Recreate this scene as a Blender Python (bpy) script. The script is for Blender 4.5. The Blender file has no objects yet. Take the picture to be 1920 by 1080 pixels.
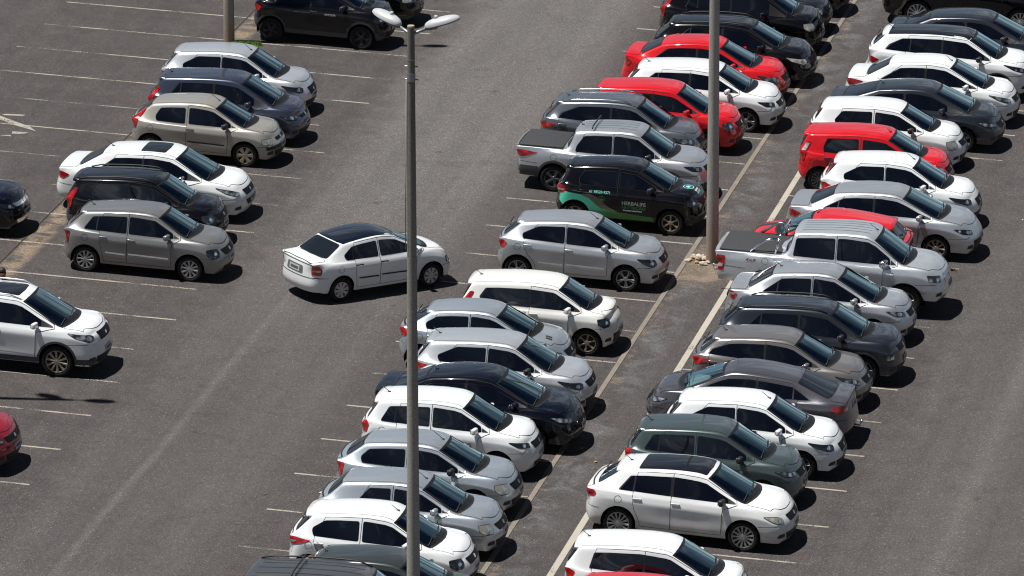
import bpy, bmesh, math, random
from mathutils import Vector, Matrix, noise
from mathutils.bvhtree import BVHTree
from mathutils.geometry import delaunay_2d_cdt
SUN_STRENGTH, SKY_STRENGTH, EXPOSURE = 5.0, 0.05, 0.24
R = math.radians
random.seed(7)
scene = bpy.context.scene
COL = scene.collection

# ------------------------------------------------------------------ helpers
def link(o, parent=None):
    COL.objects.link(o)
    if parent is not None:
        o.parent = parent
    return o

def tag(o, label=None, cat=None, group=None, kind=None):
    if label: o['label'] = label
    if cat: o['category'] = cat
    if group: o['group'] = group
    if kind: o['kind'] = kind
    return o

def empty(name, loc=(0, 0, 0), rz=0.0):
    o = bpy.data.objects.new(name, None)
    o.location = loc; o.rotation_euler = (0, 0, rz); o.empty_display_size = 0.2
    return link(o)

def me_from(name, verts, faces, smooth=True):
    me = bpy.data.meshes.new(name)
    me.from_pydata([tuple(v) for v in verts], [], faces)
    me.update()
    if smooth and len(me.polygons):
        me.polygons.foreach_set('use_smooth', [True] * len(me.polygons))
    return me

def ob(name, me, mat, parent=None):
    """links one mesh object, its material on the object so that meshes can be shared"""
    o = bpy.data.objects.new(name, me)
    if len(me.materials) == 0:
        me.materials.append(None)
    link(o, parent)
    o.material_slots[0].link = 'OBJECT'
    o.material_slots[0].material = mat
    return o

def mirror_me(me):
    m2 = me.copy()
    m2.transform(Matrix.Scale(-1, 4, (0, 1, 0)))
    m2.flip_normals()
    return m2

def bm_me(bm, name='mesh', smooth=True):
    me = bpy.data.meshes.new(name)
    bm.to_mesh(me); bm.free()
    if smooth and len(me.polygons):
        me.polygons.foreach_set('use_smooth', [True] * len(me.polygons))
    return me

def box_bm(bm, c, s, rot=None, bevel=0.0, seg=2):
    r = bmesh.ops.create_cube(bm, size=1.0)
    vs = r['verts']
    M = Matrix.Diagonal((s[0], s[1], s[2], 1))
    if rot is not None: M = rot.to_4x4() @ M
    M = Matrix.Translation(c) @ M
    bmesh.ops.transform(bm, matrix=M, verts=vs)
    if bevel > 0:
        es = list({e for v in vs for e in v.link_edges})
        bmesh.ops.bevel(bm, geom=es, offset=bevel, segments=seg, affect='EDGES', profile=0.6)

def tube_bm(bm, pts, rad, n=8, cap=True):
    pts = [Vector(p) for p in pts]
    rads = rad if isinstance(rad, (list, tuple)) else [rad] * len(pts)
    rings = []
    for i, p in enumerate(pts):
        t = (pts[min(i + 1, len(pts) - 1)] - pts[max(i - 1, 0)]).normalized()
        a = t.orthogonal().normalized() if i == 0 else (a - t * a.dot(t)).normalized()
        b = t.cross(a)
        rings.append([bm.verts.new(p + (a * math.cos(2 * math.pi * k / n) + b * math.sin(2 * math.pi * k / n)) * rads[i]) for k in range(n)])
    for i in range(len(rings) - 1):
        for k in range(n):
            bm.faces.new((rings[i][k], rings[i][(k + 1) % n], rings[i + 1][(k + 1) % n], rings[i + 1][k]))
    if cap:
        bm.faces.new(rings[0][::-1]); bm.faces.new(rings[-1])

def lathe_y(bm, prof, n=32):
    """profile of (radius, y) turned about the y axis"""
    rings = []
    for r, y in prof:
        if r < 1e-5:
            rings.append([bm.verts.new((0, y, 0))])
        else:
            rings.append([bm.verts.new((r * math.cos(2 * math.pi * k / n), y, r * math.sin(2 * math.pi * k / n))) for k in range(n)])
    for a, b in zip(rings[:-1], rings[1:]):
        for k in range(n):
            k2 = (k + 1) % n
            if len(a) == 1 and len(b) == 1: continue
            if len(a) == 1: bm.faces.new((a[0], b[k2], b[k]))
            elif len(b) == 1: bm.faces.new((a[k], a[k2], b[0]))
            else: bm.faces.new((a[k], a[k2], b[k2], b[k]))

def ellipsoid_bm(bm, c, s, rot=None, u=16, v=10):
    r = bmesh.ops.create_uvsphere(bm, u_segments=u, v_segments=v, radius=1.0)
    M = Matrix.Diagonal((s[0], s[1], s[2], 1))
    if rot is not None: M = rot.to_4x4() @ M
    bmesh.ops.transform(bm, matrix=Matrix.Translation(c) @ M, verts=r['verts'])

def interp(xs, ys, x):
    if x <= xs[0]: return ys[0]
    for i in range(len(xs) - 1):
        if x <= xs[i + 1]:
            t = (x - xs[i]) / max(1e-9, xs[i + 1] - xs[i])
            return ys[i] + (ys[i + 1] - ys[i]) * t
    return ys[-1]

# ------------------------------------------------------------------ materials
_M = {}
def newmat(name):
    m = bpy.data.materials.new(name); m.use_nodes = True
    nt = m.node_tree
    b = nt.nodes['Principled BSDF']
    return m, nt, b

def pr(name, col, rough=0.5, metal=0.0, coat=0.0, spec=0.5, emit=None):
    if name in _M: return _M[name]
    m, nt, b = newmat(name)
    b.inputs['Base Color'].default_value = (*col, 1)
    b.inputs['Roughness'].default_value = rough
    b.inputs['Metallic'].default_value = metal
    b.inputs['Coat Weight'].default_value = coat
    b.inputs['Coat Roughness'].default_value = 0.03
    b.inputs['Specular IOR Level'].default_value = spec
    _M[name] = m
    return m

def nd(nt, typ, **kw):
    n = nt.nodes.new(typ)
    for k, v in kw.items(): setattr(n, k, v)
    return n

def noise_node(nt, vec, scale, detail=3.0, rough=0.5, dist=0.0):
    n = nd(nt, 'ShaderNodeTexNoise')
    n.inputs['Scale'].default_value = scale; n.inputs['Detail'].default_value = detail
    n.inputs['Roughness'].default_value = rough; n.inputs['Distortion'].default_value = dist
    if vec is not None: nt.links.new(vec, n.inputs['Vector'])
    return n

def ramp(nt, fac, stops):
    r = nd(nt, 'ShaderNodeValToRGB')
    e = r.color_ramp.elements
    while len(e) < len(stops): e.new(0.5)
    for i, (p, c) in enumerate(stops):
        e[i].position = p; e[i].color = (*c, 1) if len(c) == 3 else c
    nt.links.new(fac, r.inputs['Fac'])
    return r

def mix(nt, fac, a, b, blend='MIX'):
    n = nd(nt, 'ShaderNodeMix', data_type='RGBA', blend_type=blend)
    for s, v in ((0, fac), (6, a), (7, b)):
        if hasattr(v, 'links') or hasattr(v, 'is_linked'): nt.links.new(v, n.inputs[s])
        elif isinstance(v, (int, float)): n.inputs[s].default_value = v
        else: n.inputs[s].default_value = (*v, 1)
    return n.outputs[2]

def mth(nt, op, a, b=None, c=None):
    n = nd(nt, 'ShaderNodeMath', operation=op)
    for i, v in enumerate((a, b, c)):
        if v is None: continue
        if isinstance(v, (int, float)): n.inputs[i].default_value = v
        else: nt.links.new(v, n.inputs[i])
    return n.outputs[0]

def paint(name, col, metal=0.0, rough=0.35, dirt=0.25, dirtcol=(0.21, 0.17, 0.13), coat=1.0, dust_=None):
    """car paint: dusty clear coat, road dirt towards the sills, dark trim inside the shell"""
    key = 'paint_' + name
    if key in _M: return _M[key]
    m, nt, b = newmat(key)
    tc = nd(nt, 'ShaderNodeTexCoord')
    sep = nd(nt, 'ShaderNodeSeparateXYZ'); nt.links.new(tc.outputs['Object'], sep.inputs[0])
    n1 = noise_node(nt, tc.outputs['Object'], 3.0, 5, 0.6)
    n2 = noise_node(nt, tc.outputs['Object'], 40.0, 2, 0.5)
    h = mth(nt, 'MULTIPLY_ADD', sep.outputs[2], -1.9, 1.35)           # 1 at z .18, 0 at z .7
    h = mth(nt, 'ADD', h, mth(nt, 'MULTIPLY_ADD', n1.outputs[0], 0.9, -0.45))
    h = nd(nt, 'ShaderNodeClamp').inputs[0].node if False else h
    cl = nd(nt, 'ShaderNodeClamp'); nt.links.new(h, cl.inputs[0])
    d = mth(nt, 'MULTIPLY', cl.outputs[0], dirt)
    dust = ramp(nt, n1.outputs[0], [(0.35, (0, 0, 0)), (0.75, (1, 1, 1))])
    d2 = mth(nt, 'MULTIPLY_ADD', dust.outputs[0], (0.05 if max(col) > .2 else .012) if dust_ is None else dust_, d)
    c = mix(nt, d2, col, dirtcol)
    bf = nd(nt, 'ShaderNodeNewGeometry')
    c = mix(nt, bf.outputs['Backfacing'], c, (0.10, 0.10, 0.10))
    nt.links.new(c, b.inputs['Base Color'])
    nm = mth(nt, 'SUBTRACT', 1.0, bf.outputs['Backfacing'])
    nt.links.new(mth(nt, 'MULTIPLY', nm, metal), b.inputs['Metallic'])
    nt.links.new(mth(nt, 'MULTIPLY', mth(nt, 'SUBTRACT', nm, d2), coat), b.inputs['Coat Weight'])
    rr = mth(nt, 'MULTIPLY_ADD', n2.outputs[0], 0.10, rough - 0.05)
    nt.links.new(rr, b.inputs['Roughness'])
    b.inputs['Coat Roughness'].default_value = 0.045
    b.inputs['Coat IOR'].default_value = 1.5
    if metal < .3: b.inputs['Specular IOR Level'].default_value = 0.08
    _M[key] = m
    return m

def screen_glass():
    if 'screen_glass' in _M: return _M['screen_glass']
    m = bpy.data.materials.new('screen_glass'); m.use_nodes = True
    nt = m.node_tree; nt.nodes.clear()
    out = nd(nt, 'ShaderNodeOutputMaterial')
    fr = nd(nt, 'ShaderNodeFresnel'); fr.inputs['IOR'].default_value = 1.55
    tr = nd(nt, 'ShaderNodeBsdfTransparent'); tr.inputs[0].default_value = (0.72, 0.94, 0.95, 1)
    gl = nd(nt, 'ShaderNodeBsdfGlossy'); gl.inputs['Roughness'].default_value = 0.02
    gl.inputs['Color'].default_value = (0.74, 0.97, 0.98, 1)
    ms = nd(nt, 'ShaderNodeMixShader')
    f = mth(nt, 'MULTIPLY_ADD', fr.outputs[0], 2.9, 0.03)
    nt.links.new(f, ms.inputs[0]); nt.links.new(tr.outputs[0], ms.inputs[1]); nt.links.new(gl.outputs[0], ms.inputs[2])
    nt.links.new(ms.outputs[0], out.inputs[0])
    _M['screen_glass'] = m
    return m

TINT = lambda: pr('tinted_glass', (0.003, 0.004, 0.008), 0.03, 0, 0, 0.8)
REARG = lambda: pr('rear_glass', (0.012, 0.016, 0.022), 0.05, 0, 0, 0.7)
BLACK = lambda: pr('black_plastic', (0.018, 0.018, 0.019), 0.55)
GREYP = lambda: pr('grey_plastic', (0.055, 0.055, 0.06), 0.6)
SEAL = lambda: pr('seal_black', (0.008, 0.008, 0.009), 0.45)
GAP = lambda: pr('panel_gap', (0.03, 0.03, 0.03), 0.9, spec=0.1)
CHROME = lambda: pr('chrome', (0.72, 0.73, 0.75), 0.18, 1.0)
TYRE = lambda: pr('tyre_rubber', (0.017, 0.016, 0.016), 0.8, spec=0.25)
PLATE = lambda: pr('plate_grey', (0.42, 0.43, 0.44), 0.45)
INTER = lambda: pr('cabin_dark', (0.30, 0.315, 0.32), 0.7)
SEATM = lambda: pr('seat_grey', (0.20, 0.195, 0.19), 0.85)
SEATL = lambda: pr('seat_light', (0.40, 0.38, 0.34), 0.85)

def lamp_mat(kind):
    key = 'lamp_' + kind
    if key in _M: return _M[key]
    m, nt, b = newmat(key)
    tc = nd(nt, 'ShaderNodeTexCoord')
    v = nd(nt, 'ShaderNodeTexVoronoi'); v.inputs['Scale'].default_value = 7.0
    nt.links.new(tc.outputs['Object'], v.inputs['Vector'])
    if kind == 'clear':
        r = ramp(nt, v.outputs['Distance'], [(0.0, (0.75, 0.78, 0.8)), (0.28, (0.42, 0.45, 0.47)), (0.55, (0.06, 0.07, 0.08))])
        met = 0.55
    elif kind == 'dark':
        r = ramp(nt, v.outputs['Distance'], [(0.0, (0.7, 0.75, 0.8)), (0.17, (0.25, 0.28, 0.32)), (0.3, (0.018, 0.022, 0.03))])
        met = 0.3
    elif kind == 'hazy':
        r = ramp(nt, v.outputs['Distance'], [(0.0, (0.62, 0.6, 0.5)), (0.5, (0.30, 0.30, 0.26))])
        met = 0.1
    elif kind == 'red':
        r = ramp(nt, v.outputs['Distance'], [(0.0, (0.75, 0.03, 0.02)), (0.6, (0.28, 0.003, 0.006))])
        met = 0.0
    elif kind == 'darkred':
        r = ramp(nt, v.outputs['Distance'], [(0.0, (0.45, 0.02, 0.03)), (0.5, (0.07, 0.002, 0.006))])
        met = 0.0
    else:  # white lens
        r = ramp(nt, v.outputs['Distance'], [(0.0, (0.8, 0.8, 0.8)), (0.5, (0.4, 0.36, 0.35))])
        met = 0.3
    nt.links.new(r.outputs[0], b.inputs['Base Color'])
    b.inputs['Metallic'].default_value = met
    b.inputs['Roughness'].default_value = 0.22
    b.inputs['Coat Weight'].default_value = 1.0
    _M[key] = m
    return m

# ------------------------------------------------------------------ car shell
ROWS = 'abckdefgh'
def car_params(m):
    p = dict(L=3.9, W=1.7, H=1.5, WB=2.5, fo=0.80, r=0.30, cow=0.08, cz=0.99, tpx=-0.82, tdz=0.055,
             roofr=0.55, qdz=0.11, slope=.024, gl=0.15, gz=1.03, dk=0.07, dz=0.96, bf=.925, br=1.015, hz=0.76,
             yr=0.69, zs=0.23, nose=0.05, tail=0.0, B=-0.17, doors=4, rw=(0.08, 0.34), quarter=None,
             pillar='black', crown=0.0)
    if m.get('type') == 'sedan':
        p.update(L=4.5, H=1.46, W=1.74, WB=2.65, fo=0.90, roofr=1.18, gl=0.58, gz=1.05, dk=0.15, dz=1.0, tail=.035,
                 rw=(0.0, 0.36), br=1.0, bf=0.93, tpx=-0.88, cow=0.10, cz=0.985)
    if m.get('type') == 'suv':
        p.update(L=4.3, H=1.63, W=1.79, WB=2.6, r=0.345, zs=0.27, bf=1.05, br=1.13, cz=1.10, gz=1.17, dz=1.10,
                 hz=0.92, tpx=-0.80, fo=0.85)
    if m.get('type') == 'pickup':
        p.update(L=5.35, H=1.80, W=1.86, WB=3.22, r=0.385, zs=0.44, bf=1.17, br=1.20, cz=1.22, gz=1.23, dz=1.15,
                 hz=1.03, roofr=1.78, gl=1.58, dk=0.03, rw=(.62, .66), tpx=-0.78, fo=0.93, B=-0.02, yr=0.72)
    p.update(m)
    p['xfa'] = p['WB'] / 2; p['xra'] = -p['WB'] / 2
    p['xF'] = p['xfa'] + p['fo']; p['xR'] = p['xF'] - p['L']
    return p

def build_shell(p):
    w = p['W'] / 2; xF, xR, xfa, xra, H = p['xF'], p['xR'], p['xfa'], p['xra'], p['H']
    cx, cz = xfa + p['cow'], p['cz']; tx, tz = xfa + p['tpx'], H - p['tdz']
    qx, qz = xR + p['roofr'], H - p['qdz']; gx, gz = xR + p['gl'], p['gz']
    dx, dz, hz = xR + p['dk'], p['dz'], p['hz']; bf, br = p['bf'], p['br']
    yr = p['yr'] * w; zs = p['zs']; zo = zs - 0.20
    lift = p.get('lift', 0.0)
    belt = lambda x: br + (bf - br) * (x - xR - 0.3) / (xfa - xR - 0.3)
    X = {}; Y = {}; Z = {}
    rx = lambda t: qx + (tx - qx) * t
    X['h'] = [dx, gx, qx, rx(.33), rx(.67), tx, cx, (cx + xF) / 2 + .02, xF - .10 - p['nose']]
    Z['h'] = [dz + .015, gz, qz, H - .012 - p.get('slope', 0), H, tz, cz, (cz + hz) / 2 + .045, hz]
    Y['h'] = [0] * 9
    X['g'] = [dx, gx + .005, qx, rx(.33), rx(.67), tx - .015, cx - .03, (cx + xF) / 2 + .01, xF - .11 - p['nose']]
    Z['g'] = [dz + .01, gz - .002, qz - .006, H - .020 - p.get('slope', 0), H - .008, tz - .006, cz, (cz + hz) / 2 + .042, hz - .005]
    Y['g'] = [.38 * w, .36 * w, .5 * yr, .5 * yr, .5 * yr, .5 * yr, .42 * w, .34 * w, .28 * w]
    X['f'] = [dx + .02, gx + .04, qx + .03, rx(.33), rx(.67), tx - .07, cx - .19, (cx + xF) / 2 - .01, xF - .15 - p['nose']]
    Z['f'] = [dz - .01, gz - .015, qz - .045, H - .068 - p.get('slope', 0), H - .058, tz - .045, cz - .022, (cz + hz) / 2 + .02, hz - .02]
    Y['f'] = [.74 * w, .74 * w, yr * .95, yr, yr, yr * .97, w - .185, .62 * w, .54 * w]
    s = [xR + (.27 if p.get('type') == 'sedan' else .20), .5 * gx + .5 * (xra - .25), .5 * qx + .5 * (xra + .4), -.26, .28, xfa - .52, xfa - .08, xfa + (xF - xfa) * .42, xF - .24]
    if s[1] < s[0] + .15: s[1] = s[0] + .15
    if s[2] < s[1] + .25: s[2] = s[1] + .25
    X['e'] = [(s[i] * .5 + X['f'][i] * .5) for i in range(9)]
    X['e'][0] = dx + .05; X['e'][6] = cx - .12; X['e'][8] = xF - .19 - p['nose']
    fz = (bf + hz) / 2
    Z['e'] = [dz - .035] + [belt(X['e'][i]) + .012 for i in range(1, 7)] + [fz + .035, hz - .05]
    if p.get('type') == 'pickup':
        Z['e'][0] = dz; Z['e'][1] = dz + .01; Z['f'][0] = dz + .004; Z['g'][0] = Z['h'][0] = dz + .006
    Y['e'] = [.86 * w, w - .10, w - .085, w - .075, w - .075, w - .08, w - .10, w - .13, .76 * w]
    Y['d'] = [.89 * w, w - .045, w - .04, w - .036, w - .036, w - .036, w - .045, w - .055, .88 * w]
    Z['d'] = [min(dz - .09, belt(xR)) - .03] + [belt(s[i]) - .045 for i in range(1, 7)] + [fz - .045, hz - .12]
    kk = p.get('kz', .165)
    Y['k'] = [.905 * w, w - .012, w - .002, w, w, w - .002, w - .006, w - .012, .90 * w]
    Z['k'] = [Z['d'][0] - .13] + [belt(s[i]) - kk for i in range(1, 7)] + [fz - .14, hz - .20]
    Y['c'] = [.915 * w, w - .012, w - .008, w - .022, w - .022, w - .018, w - .006, w - .012, .91 * w]
    Z['c'] = [.52 + zo * .8] * 9
    Y['b'] = [.91 * w, w - .02, w - .02, w - .022, w - .022, w - .022, w - .02, w - .02, .905 * w]
    Z['b'] = [.35 + zo] * 9
    Y['a'] = [.88 * w, w - .07, w - .06, w - .05, w - .05, w - .05, w - .06, w - .07, .86 * w]
    Z['a'] = [zs + .05] + [zs] * 7 + [zs - .01]
    for r in 'dkcba':
        X[r] = list(s)
    for r, o in zip('kcba', (.01, .02, .02, 0)): X[r][8] += o
    verts = []; idx = {}
    def add(key, co):
        idx[key] = len(verts); verts.append(Vector(co))
    for side in (1, -1):
        for i in range(9):
            for r in ROWS:
                if side == -1 and r == 'h':
                    idx[(-1, i, 'h')] = idx[(1, i, 'h')]; continue
                add((side, i, r), (X[r][i], side * Y[r][i], Z[r][i]))
        # caps
        for l, xf_, zf, xb, zb in (('k', -.045 - p['nose'] * .3, hz - .13, .03 + p['tail'], min(dz - .2, .78 + zo)),
                                   ('c', -.005, .50 + zo * .8, .005, .54 + zo * .8),
                                   ('b', -.0, .34 + zo, .0, .38 + zo), ('a', -.06, zs, .05, zs + .05)):
            for r, ff, o1, o2 in (('e', .74, .115, .115), ('f', .52, .05, .045), ('g', .27, .012, .01), ('h', 0, 0, 0)):
                if side == -1 and r == 'h':
                    for e in 'FR': idx[(-1, e, l, 'h')] = idx[(1, e, l, 'h')]
                    continue
                add((side, 'F', l, r), (xF + xf_ - o1, side * ff * w, zf))
                add((side, 'R', l, r), (xR + xb + o2, side * (ff + .04 * (ff > 0)) * w, zb))
    faces = []
    def q(side, a, b, c, d):
        f = [idx[a], idx[b], idx[c], idx[d]]
        faces.append(f if side == 1 else f[::-1])
    for side in (1, -1):
        for i in range(8):
            for j in range(8):
                r0, r1 = ROWS[j], ROWS[j + 1]
                q(side, (side, i, r0), (side, i, r1), (side, i + 1, r1), (side, i + 1, r0))
        for e, col in (('F', 8), ('R', 0)):
            lv = 'dkcba'; rr = 'defgh'
            def get(l, r):
                if l == 'd' or r == 'd':
                    return (side, col, r if l == 'd' else l)
                return (side, e, l, r)
            for a in range(4):
                for b in range(4):
                    A, B_, C, D = get(lv[a], rr[b]), get(lv[a], rr[b + 1]), get(lv[a + 1], rr[b + 1]), get(lv[a + 1], rr[b])
                    s2 = side if e == 'F' else -side
                    q(s2, A, B_, C, D)
    n = len(verts)
    me = bpy.data.meshes.new('cage')
    tgt = [v.copy() for v in verts]
    me.from_pydata([tuple(v) for v in verts], [], faces); me.update()
    # creases
    ek = {}
    def cr(a, b, v):
        k = (min(idx[a], idx[b]), max(idx[a], idx[b])); ek[k] = v
    for side in (1, -1):
        for j in range(5, 8):
            for i, v in ((6, .62), (5, .35), (2, .5), (1, .5), (0, .4), (8, .45)):
                cr((side, i, ROWS[j]), (side, i, ROWS[j + 1]), v)
        for i, v in ((0, .4), (8, .45), (6, .3)):
            for j in (3, 4): cr((side, i, ROWS[j]), (side, i, ROWS[j + 1]), v * .7)
        for i in range(8):
            if 1 <= i < 6: cr((side, i, 'f'), (side, i + 1, 'f'), .45)
            if 0 < i < 8: cr((side, i, 'k'), (side, i + 1, 'k'), p.get('kcr', .45))
            if i in (6, 7): cr((side, i, 'e'), (side, i + 1, 'e'), .3)
            if i < 2 and p.get('type') in ('sedan', 'pickup'): cr((side, i, 'e'), (side, i + 1, 'e'), .6)
            cr((side, i, 'a'), (side, i + 1, 'a'), .4)
    at = me.attributes.new('crease_edge', 'FLOAT', 'EDGE')
    vals = [ek.get((min(e.vertices), max(e.vertices)), 0.0) for e in me.edges]
    at.data.foreach_set('value', vals)
    o = bpy.data.objects.new('cage', me); COL.objects.link(o)
    sm = o.modifiers.new('s', 'SUBSURF'); sm.levels = 1; sm.render_levels = 1
    for it in range(3):
        dg = bpy.context.evaluated_depsgraph_get()
        ev = o.evaluated_get(dg).to_mesh()
        for i in range(n):
            dlt = tgt[i] - ev.vertices[i].co
            verts[i] = verts[i] + dlt * 0.8
            me.vertices[i].co = verts[i]
        o.evaluated_get(dg).to_mesh_clear()
        me.update()
    sm.levels = 4
    dg = bpy.context.evaluated_depsgraph_get()
    hi = bpy.data.meshes.new_from_object(o.evaluated_get(dg))
    bpy.data.objects.remove(o)
    # outward normals
    bm = bmesh.new(); bm.from_mesh(hi)
    bmesh.ops.recalc_face_normals(bm, faces=bm.faces)
    hi2 = bpy.data.meshes.new('shell'); bm.to_mesh(hi2)
    bvh = BVHTree.FromBMesh(bm)
    return hi2, bm, bvh, (belt, X, Y, Z)

# ------------------------------------------------------------------ surface patches on the shell
def frame_side(side=-1):
    return (Vector((0, side * 4, 0)), Vector((1, 0, 0)), Vector((0, 0, 1)), Vector((0, -side, 0)))
def frame_top():
    return (Vector((0, 0, 5)), Vector((1, 0, 0)), Vector((0, 1, 0)), Vector((0, 0, -1)))
def frame_az(az, c, tilt=0.0):
    """looking horizontally from azimuth az (deg, 0 = from the front, -90 = from the right side) at point c; u runs to the
    viewer's right-hand side, v is z"""
    d = -Vector((math.cos(R(az)) * math.cos(tilt), math.sin(R(az)) * math.cos(tilt), math.sin(tilt)))
    u = Vector((0, 0, 1)).cross(Vector((math.cos(R(az)), math.sin(R(az)), 0)))
    return (Vector((c[0], c[1], 0)) - d * 4, u, Vector((0, 0, 1)), d)

def area2(poly):
    return sum(poly[i][0] * poly[(i + 1) % len(poly)][1] - poly[(i + 1) % len(poly)][0] * poly[i][1] for i in range(len(poly))) / 2

def rounded(poly, rad, seg=4):
    n = len(poly); out = []
    for i in range(n):
        a, b, c = Vector(poly[i - 1]), Vector(poly[i]), Vector(poly[(i + 1) % n])
        r = rad[i] if isinstance(rad, (list, tuple)) else rad
        l1, l2 = (a - b).length, (c - b).length
        t = min(r, l1 * .45, l2 * .45)
        if t < 1e-4: out.append(tuple(b)); continue
        p0 = b + (a - b).normalized() * t; p1 = b + (c - b).normalized() * t
        for k in range(seg + 1):
            s = k / seg
            out.append(tuple(p0.lerp(b, s).lerp(b.lerp(p1, s), s)))
    return out

def offset_poly(poly, d):
    """grow (d > 0) or shrink a polygon"""
    if area2(poly) < 0: poly = poly[::-1]
    n = len(poly); out = []
    for i in range(n):
        a, b, c = Vector(poly[i - 1]), Vector(poly[i]), Vector(poly[(i + 1) % n])
        e1 = (b - a); e2 = (c - b)
        if e1.length < 1e-6 or e2.length < 1e-6: out.append(tuple(b)); continue
        n1 = Vector((e1.y, -e1.x)).normalized(); n2 = Vector((e2.y, -e2.x)).normalized()
        m = n1 + n2
        if m.length < .3: m = n1
        m.normalize()
        out.append(tuple(b + m * d / max(.5, m.dot(n1))))
    return out

def densify(poly, step):
    out = []
    n = len(poly)
    for i in range(n):
        a, b = Vector(poly[i]), Vector(poly[(i + 1) % n])
        k = max(1, int(math.ceil((b - a).length / step)))
        for j in range(k): out.append(a.lerp(b, j / k))
    return out

def inside(pt, poly):
    x, y = pt; c = False; n = len(poly)
    for i in range(n):
        x1, y1 = poly[i]; x2, y2 = poly[(i + 1) % n]
        if (y1 > y) != (y2 > y) and x < (x2 - x1) * (y - y1) / (y2 - y1) + x1: c = not c
    return c

def patch(bvh, poly, fr, off=0.004, res=0.035, thick=0.0, flat=None):
    O, U, V, D = fr
    b = densify(poly, res)
    xs = [q.x for q in b]; ys = [q.y for q in b]
    pts = list(b); nb = len(b)
    inner = [tuple(q) for q in offset_poly([tuple(q) for q in poly], -res * .45)]
    y = min(ys) + res * .5; row = 0
    while y < max(ys):
        x = min(xs) + (res * .25 if row % 2 else res * .75)
        while x < max(xs):
            if inside((x, y), inner): pts.append(Vector((x, y)))
            x += res
        y += res; row += 1
    r = delaunay_2d_cdt(pts, [(i, (i + 1) % nb) for i in range(nb)], [], 1, 1e-5)
    vs, fs = r[0], r[2]
    co = []; ok = []
    for q in vs:
        P = O + U * q.x + V * q.y
        loc, nor, _, _ = bvh.ray_cast(P, D)
        if loc is None: co.append(P); ok.append(False); continue
        if nor.dot(D) > 0: nor = -nor
        if flat is not None: nor = flat
        co.append(loc + nor * off); ok.append(True)
    faces = []
    for f in fs:
        if not all(ok[i] for i in f): continue
        a, b_, c = (co[i] for i in f)
        if max((a - b_).length, (b_ - c).length, (a - c).length) > res * 6 + .08: continue
        nn = (b_ - a).cross(c - a)
        faces.append(tuple(f) if nn.dot(D) < 0 else tuple(f)[::-1])
    # keep the one connected piece that matters
    par = list(range(len(co)))
    def root_(i):
        while par[i] != i: par[i] = par[par[i]]; i = par[i]
        return i
    for f in faces:
        a = root_(f[0])
        for k in f[1:]: par[root_(k)] = a
    cnt = {}
    for f in faces: cnt[root_(f[0])] = cnt.get(root_(f[0]), 0) + 1
    if len(cnt) > 1:
        best = max(cnt, key=cnt.get); faces = [f for f in faces if root_(f[0]) == best]
    used = sorted({i for f in faces for i in f}); mp_ = {i: n for n, i in enumerate(used)}
    return me_from('patch', [co[i] for i in used], [tuple(mp_[i] for i in f) for f in faces])

def ribbon(bvh, pts, wd, fr, off=0.003, step=0.04):
    """a narrow strip that follows a 2-D path laid on the shell"""
    pts = [Vector(q) for q in pts]
    path = []
    for a, b in zip(pts[:-1], pts[1:]):
        k = max(1, int(math.ceil((b - a).length / step)))
        for j in range(k): path.append(a.lerp(b, j / k))
    path.append(pts[-1])
    O, U, V, D = fr
    co = []; 
    for i, q in enumerate(path):
        t = (path[min(i + 1, len(path) - 1)] - path[max(i - 1, 0)]).normalized()
        nrm = Vector((-t.y, t.x))
        for s in (-.5, .5):
            z = q + nrm * s * wd
            P = O + U * z.x + V * z.y
            loc, nor, _, _ = bvh.ray_cast(P, D)
            if loc is None: loc, nor = P + D * 4, -D
            if nor.dot(D) > 0: nor = -nor
            co.append(loc + nor * off)
    fc = []
    for i in range(len(path) - 1):
        f = (2 * i, 2 * i + 1, 2 * i + 3, 2 * i + 2)
        nn = (co[f[1]] - co[f[0]]).cross(co[f[2]] - co[f[0]])
        fc.append(f if nn.dot(D) < 0 else f[::-1])
    return me_from('ribbon', co, fc)

def seamring(bvh, poly, wd, fr, off):
    return ribbon(bvh, list(poly) + [poly[0], poly[1]], wd, fr, off)

def join_me(mes):
    bm = bmesh.new()
    for m in mes: bm.from_mesh(m)
    return bm_me(bm)

# ------------------------------------------------------------------ wheels
_wheel = {}
def tyre_mesh(r, wd=.19, rim=.62):
    k = ('t', round(r, 3), rim)
    if k not in _wheel:
        bm = bmesh.new(); R0 = r * rim; h = wd / 2
        lathe_y(bm, [(R0, -h * .7), (R0 + .012, -h * .86), (r * .82, -h), (r * .94, -h * .97), (r * .985, -h * .82), (r, -h * .55), (r, 0), (r, h * .55),
                     (r * .985, h * .82), (r * .94, h * .97), (r * .82, h), (R0 + .012, h * .86), (R0, h * .7)], 40)
        bmesh.ops.recalc_face_normals(bm, faces=bm.faces)
        _wheel[k] = bm_me(bm, 'tyre')
    return _wheel[k]

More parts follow.
